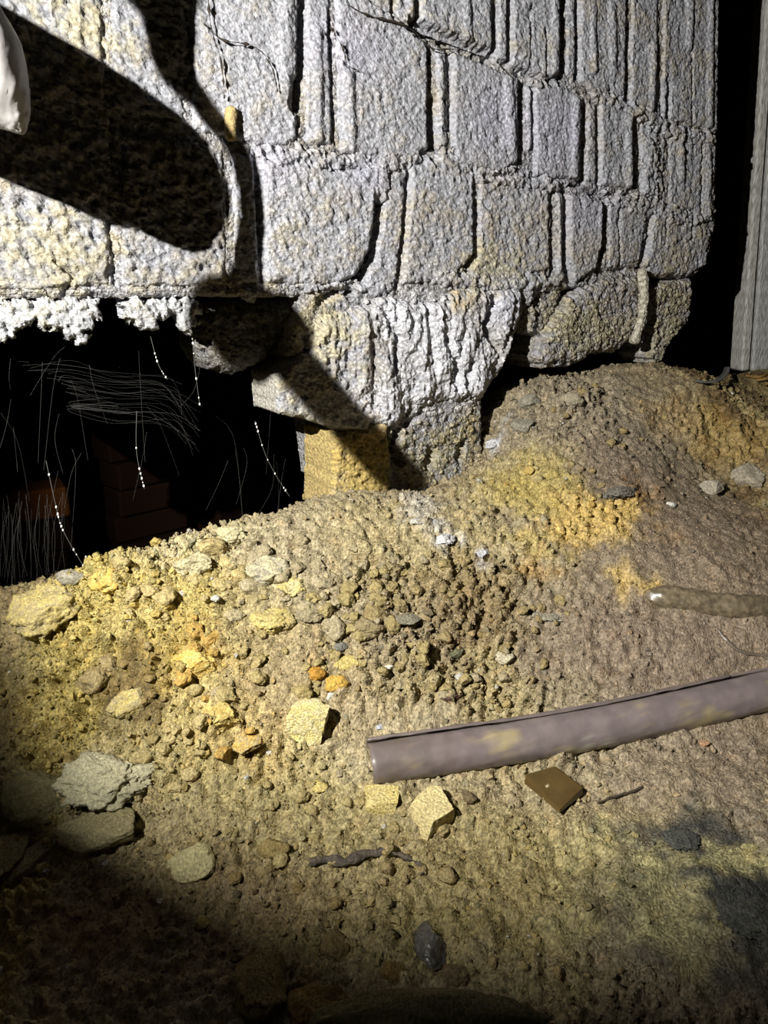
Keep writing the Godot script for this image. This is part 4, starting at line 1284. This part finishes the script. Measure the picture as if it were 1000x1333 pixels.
# ------------------------------------------------------------------ the gap at the right and the dark room behind
func build_surroundings() -> void:
	var foot := drop_point(988, 466, 0.186)
	var post := thing("timber_post", "weathered grey timber post with a groove, standing beyond the wall's end", "post", foot)
	var tilt := deg_to_rad(4.6)
	var width := 0.125
	for b in [[-0.042, 0.022, 0.05, 0.0, Color(0.62, 0.62, 0.6)], [0.005, 0.062, 0.06, -0.012, Color(0.56, 0.57, 0.58)], [0.066, 0.05, 0.05, -0.004, Color(0.5, 0.5, 0.5)]]:
		var m := box_mesh(Vector3(b[1], 0.86, b[2]), 0.004, b[4])
		var o := piece("board", m, mats.wood, post)
		o.position = Vector3(b[0] - 0.40 * sin(tilt), 0.40, b[3])
		o.rotation = Vector3(0, 0.15, tilt)
	var sock := piece("junction_box", box_mesh(Vector3(0.05, 0.11, 0.05), 0.006, Color(0.02, 0.02, 0.022)), mats.pipe)
	var sp := drop_point(1000, 288, 0.0)
	sock.position = post.position + Vector3(0.03, 0.34, 0.04)
	tag(sock, "small black box fixed to the front of the timber post", "box")
	# a bent sheet and dead roots at the foot of the post
	var arc := []
	for p in [[904, 502], [918, 509], [934, 505], [943, 497], [945, 490]]:
		arc.append(ground_at(p[0], p[1]) + Vector3(0, 0.01, 0))
	var sheet := thing("bent_strip", "bent grey strip lying at the foot of the timber post", "strip", arc[0])
	var flat := piece("strip", tube(spline(arc, 8), PackedFloat32Array([0.003, 0.005, 0.006]), 10, Color(0.14, 0.14, 0.14), 0.001), mats.pipe, sheet)
	flat.scale = Vector3(1, 0.35, 1)
	flat.position = Vector3(-arc[0].x, -arc[0].y * 0.35, -arc[0].z)
	for k in 5:
		var pts := []
		var a := Vector2(950 + k * 12, 488 + k * 5)
		for s in 5:
			pts.append(ground_at(a.x + 22 + s * 16, a.y + 6 + sin(s * 1.7 + k) * 5) + Vector3(0, 0.008 + 0.006 * sin(s + k), 0))
		var o := piece("dead_root", tube(spline(pts, 6), PackedFloat32Array([0.004, 0.003]), 8, Color(0.34, 0.2, 0.07), 0.001), mats.stone)
		tag(o, "rust-brown dead root lying before the timber post", "root", "dead roots before the post")
	# shell of the crawl space
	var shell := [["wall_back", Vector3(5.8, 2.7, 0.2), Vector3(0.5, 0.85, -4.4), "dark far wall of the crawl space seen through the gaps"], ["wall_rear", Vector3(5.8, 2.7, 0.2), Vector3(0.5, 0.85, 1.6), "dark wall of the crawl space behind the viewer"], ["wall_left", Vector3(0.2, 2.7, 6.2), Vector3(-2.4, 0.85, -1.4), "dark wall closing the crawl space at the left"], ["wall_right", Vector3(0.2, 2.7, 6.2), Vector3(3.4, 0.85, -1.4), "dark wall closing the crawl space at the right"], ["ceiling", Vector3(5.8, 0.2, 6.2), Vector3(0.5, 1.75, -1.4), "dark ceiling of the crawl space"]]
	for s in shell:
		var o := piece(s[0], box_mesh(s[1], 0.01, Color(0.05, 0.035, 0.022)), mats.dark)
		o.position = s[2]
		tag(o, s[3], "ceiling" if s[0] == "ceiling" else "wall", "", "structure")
	# old bricks stacked in the hollow behind the opening, as far as the light reaches them
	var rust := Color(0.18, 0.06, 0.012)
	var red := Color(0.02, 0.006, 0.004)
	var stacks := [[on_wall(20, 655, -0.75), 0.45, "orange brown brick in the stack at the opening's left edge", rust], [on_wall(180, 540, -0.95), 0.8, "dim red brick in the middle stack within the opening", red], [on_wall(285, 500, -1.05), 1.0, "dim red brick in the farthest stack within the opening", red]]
	for q in stacks:
		var top: Vector3 = q[0]
		var g := base_height(top.x, top.z)
		var count := int(ceil((top.y - g) / 0.075))
		for k in count:
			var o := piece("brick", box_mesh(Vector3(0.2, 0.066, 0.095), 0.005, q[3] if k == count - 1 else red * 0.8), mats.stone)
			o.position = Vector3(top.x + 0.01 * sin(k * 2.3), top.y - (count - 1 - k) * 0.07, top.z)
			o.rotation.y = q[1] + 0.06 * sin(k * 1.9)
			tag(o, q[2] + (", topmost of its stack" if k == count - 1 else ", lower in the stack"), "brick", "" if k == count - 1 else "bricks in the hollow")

func build_webs() -> void:
	var strands := [
		["beaded cobweb strand hanging down to the yellow clod on the ridge", [138, 490, 160, 560, 162, 620, 180, 680, 196, 720, 108, 736], 0],
		["beaded cobweb strand hanging straight below the second plaster crust", [250, 432, 254, 480, 260, 526], 1],
		["beaded cobweb strand in the middle of the opening", [178, 535, 178, 590, 188, 636], 1],
		["beaded cobweb strand running down to the ridge near the stump", [332, 548, 345, 590, 360, 620, 377, 646], 1],
		["beaded cobweb strand hanging from the first plaster crust's right edge", [196, 438, 206, 474, 218, 494], 1],
	]
	strands[0][1] = [60, 600, 72, 655, 82, 690, 108, 736]
	for s in strands:
		var pts := []
		var a: Array = s[1]
		for k in range(0, a.size(), 2):
			pts.append(on_wall(a[k], a[k + 1], -0.03))
		var path := spline(pts, 8)
		var web := thing("cobweb_strand", s[0], "cobweb", path[0])
		piece("thread", tube(path, PackedFloat32Array([0.00035]), 5, Color(1, 1, 1)), mats.silk, web).position = -path[0]
		for k in int(path.size() * 0.45):
			var t := rng.randi() % path.size()
			var q := rng.randf_range(0.0006, 0.0014)
			var bead := piece("bead", rock(Vector3(q, q * 1.6, q), 700 + k, 3, 0.1, Color(1, 1, 1), Color(1, 1, 1), 1), mats.dew, web)
			bead.position = path[t] - path[0]
	# a sagging sheet of old web and hair-thin threads across the opening
	var st := SurfaceTool.new()
	st.begin(Mesh.PRIMITIVE_TRIANGLES)
	var lines := []
	for k in 24:
		var y := 466.0 + k * 2.8 + rng.randf() * 6.0
		lines.append([20 + k * 7, y + 4, 90, y - 4 + rng.randf() * 12, 150, y + 10 + rng.randf() * 10, 200 + rng.randf() * 30, y + 14 + rng.randf() * 14, 232 + rng.randf() * 30, y + 30 + rng.randf() * 40])
	for k in 26:
		var x := rng.randf_range(0, 400)
		var y := rng.randf_range(440, 620)
		var dx := rng.randf_range(-40, 40)
		lines.append([x, y, x + dx * 0.4, y + rng.randf_range(20, 50), x + dx, y + rng.randf_range(60, 150)])
	for k in 30:
		var x := rng.randf_range(0, 90)
		lines.append([x, 640 + rng.randf() * 30, x + rng.randf_range(-6, 6), 700, x + rng.randf_range(-10, 10), 750 + rng.randf() * 15])
	for l in lines:
		var pts := []
		for k in range(0, l.size(), 2):
			pts.append(on_wall(l[k] + rng.randf_range(-6, 6), l[k + 1] + rng.randf_range(-4, 4), -0.04 - rng.randf() * 0.03))
		st.append_from(tube(spline(pts, 5), PackedFloat32Array([0.00006]), 4, Color(1, 1, 1)), 0, Transform3D())
	var o := piece("cobweb", st.commit(), mats.silk)
	tag(o, "sagging old cobweb of hair-thin threads across the dark opening", "cobweb", "", "stuff")
	# rootlets creeping over the upper wall
	var hairs := [["thin dark rootlet hanging down the wall above the cocoon", [270, -10, 276, 40, 288, 80, 292, 128]], ["thin dark rootlet slanting over the wall left of the tall dark joint", [262, 28, 290, 52, 330, 60, 352, 84, 362, 120]], ["thin dark rootlet curving beside the second tall joint", [430, 34, 446, 62, 452, 84, 470, 92]], ["thin dark rootlet along the stepped upper joint", [452, 6, 480, 20, 530, 34, 560, 62, 590, 64]]]
	for h in hairs:
		var hp := []
		for k in range(0, h[1].size(), 2):
			hp.append(on_wall(h[1][k], h[1][k + 1], 0.010))
		tag(piece("rootlet", tube(spline(hp, 8), PackedFloat32Array([0.0006]), 6, Color(0.07, 0.055, 0.045), 0.002), mats.stone), h[0], "root")
	# a cocoon stuck on the wall
	var at := on_wall(301, 161, 0.008)
	var path := spline([on_wall(303, 140, 0.006), on_wall(300, 160, 0.009), on_wall(301, 184, 0.006)], 8)
	var cocoon := piece("cocoon", tube(path, PackedFloat32Array([0.003, 0.0055, 0.0068, 0.0072, 0.0076, 0.0074, 0.0076, 0.0076, 0.0074, 0.0076, 0.0074, 0.0074, 0.0072, 0.007, 0.0062, 0.005, 0.003]), 14, Color(0.55, 0.42, 0.2), 0.0015), mats.stone)
	tag(cocoon, "pale tan cocoon stuck to the wall right of the round shadow", "cocoon")

func caster(px: float, py: float, s: float) -> Vector3:
	return LAMP.lerp(on_wall(px, py), s)

func build_hanging() -> void:
	# a thick pipe end reaches in from the left; an unseen hose round it is shaped for its shadow
	var nose := []
	var nose_r := []
	for q in [[-420, -80, 92], [-180, 36, 90], [60, 152, 87], [140, 194, 85], [180, 220, 80], [208, 248, 65], [231, 284, 45], [245, 306, 27], [253, 320, 13], [257, 328, 1]]:
		nose.push_front(caster(q[0], q[1], 0.705))
		nose_r.push_front(q[2] * 0.00065)
	var a: Vector3 = nose[0]
	var pts := spline(nose, 5)
	var radii := PackedFloat32Array()
	for k in pts.size():
		var at := k / 5.0
		radii.append(lerpf(nose_r[int(at)], nose_r[mini(int(at) + 1, 9)], at - int(at)))
	var end := thing("pipe_end", "pale rounded pipe end reaching in at the left edge before the wall", "pipe", a)
	piece("pipe_wall", tube(pts, radii, 40, Color(0.62, 0.6, 0.6), 0.001, Color(0.5, 0.48, 0.48)), mats.pipe, end).position = -a
	var h := []
	for p in [[196, -420, 0.60], [194, -200, 0.58], [196, -60, 0.56], [219, 20, 0.56], [230, 92, 0.57], [264, 136, 0.59], [310, 200, 0.60], [328, 275, 0.59], [318, 345, 0.54], [322, 425, 0.45], [376, 466, 0.425], [440, 535, 0.41], [500, 598, 0.40], [530, 630, 0.395]]:
		h.append(caster(p[0], p[1], p[2]))
	var path := spline(h, 8)
	var rr := PackedFloat32Array()
	for k in path.size():
		var f := k / 8.0
		var w := 0.028
		if f > 2.0: w = lerpf(0.028, 0.0135, f - 2.0) if f < 3.0 else lerpf(0.0135, 0.0066, clampf((f - 3.0) / 2.0, 0, 1))
		if f > 6.5: w = lerpf(0.0066, 0.0125, clampf(f - 8.0, 0, 1)) + 0.015 * exp(-pow((f - 9.0) / 0.42, 2.0))  # the knob is added to throw shade on the block stub
		if f > 12.6: w *= sqrt(maxf(0.05, 1.0 - pow((f - 12.6) / 0.45, 2.0)))
		rr.append(w)
	var hose := piece("hose", tube(path, rr, 16, Color(0.1, 0.1, 0.1), 0.0), mats.rubber)
	tag(hose, "unseen dark hose round the pale pipe end, shaped for its shadow, with an added knob", "hose")
	# unseen torch that lights the place from the left, shown hung on a cord
	var aim := aim_point()
	var dir := (aim - LAMP).normalized()
	var lamp := thing("torch", "small unseen torch left of the view, shown hung on a cord", "lamp", LAMP - dir * 0.02)
	var cup := []
	for q in [[-0.1, 0.0], [-0.1, 0.014], [-0.08, 0.018], [-0.012, 0.019], [-0.004, 0.0265], [0.0345, 0.0265], [0.0355, 0.0245], [0.0345, 0.022], [0.0, 0.022], [-0.004, 0.016], [-0.004, 0.0]]:
		cup.append(Vector2(q[0] + 0.02, q[1]))
	var facing := Basis.looking_at(dir)
	piece("housing", lathe(cup, 28, Color(0.1, 0.1, 0.1)), mats.rubber, lamp).basis = facing
	var chip := piece("lamp_lens", box_mesh(Vector3(0.0084, 0.0084, 0.002), 0.0004, Color(1, 1, 1)), mats.lens, lamp)
	chip.basis = facing
	chip.position = dir * 0.018
	piece("cord", tube(PackedVector3Array([-dir * 0.13, -dir * 0.16 + Vector3(0, 0.04, 0), -dir * 0.17 + Vector3(0, 0.3, 0), -dir * 0.17 + Vector3(0, 0.8, 0)]), PackedFloat32Array([0.004]), 8, Color(0.1, 0.1, 0.1)), mats.rubber, lamp)

func aim_point() -> Vector3:
	return on_wall(650, 505)

func _ready() -> void:
	cam_u = Vector3(0, cos(deg_to_rad(PITCH)), -sin(deg_to_rad(PITCH)))
	cam_f = Vector3(0, -sin(deg_to_rad(PITCH)), -cos(deg_to_rad(PITCH)))
	rng.seed = 20240611
	# camera, air, lamp, exposure
	var camera := Camera3D.new()
	camera.name = "camera"
	camera.fov = rad_to_deg(2.0 * atan(666.5 / FOCAL))
	camera.near = 0.02
	camera.far = 30.0
	camera.position = eye
	camera.rotation_degrees = Vector3(-PITCH, 0, 0)
	add_child(camera)
	camera.current = true
	var env := Environment.new()
	env.background_mode = Environment.BG_COLOR
	env.background_color = Color.BLACK
	env.tonemap_mode = Environment.TONE_MAPPER_LINEAR
	env.tonemap_exposure = 1.0
	env.sdfgi_enabled = true
	env.ssao_enabled = true
	env.ssil_enabled = true
	var around := WorldEnvironment.new()
	around.name = "air"
	around.environment = env
	add_child(around)
	var beam := AreaLight3D.new()
	beam.name = "torch_beam"
	beam.light_color = Color(1.0, 0.985, 0.95)
	beam.light_energy = LAMP_ENERGY
	beam.area_size = Vector2(0.0084, 0.0084)
	beam.area_range = 12.0
	beam.area_attenuation = 2.0
	beam.shadow_enabled = true
	beam.position = LAMP
	add_child(beam)
	beam.look_at_from_position(LAMP, aim_point())
	# noise fields, in metres
	nz_big = fnl(FastNoiseLite.TYPE_SIMPLEX_SMOOTH, 12.0, 3, 21)
	nz_mid = fnl(FastNoiseLite.TYPE_SIMPLEX_SMOOTH, 55.0, 3, 22)
	nz_fine = fnl(FastNoiseLite.TYPE_SIMPLEX, 210.0, 2, 23)
	nz_cell = fnl(FastNoiseLite.TYPE_CELLULAR, 110.0, 1, 24)
	nz_cell.cellular_return_type = FastNoiseLite.RETURN_DISTANCE
	nz_lump = fnl(FastNoiseLite.TYPE_SIMPLEX_SMOOTH, 38.0, 2, 25)
	nz_crumb = fnl(FastNoiseLite.TYPE_CELLULAR, 75.0, 1, 26)
	nz_crumb.cellular_return_type = FastNoiseLite.RETURN_DISTANCE
	make_materials()
	build_wall()
	build_ground()
	build_surroundings()
	build_hanging()
	build_pipes()
	build_stones()
	build_webs()
	build_grains()
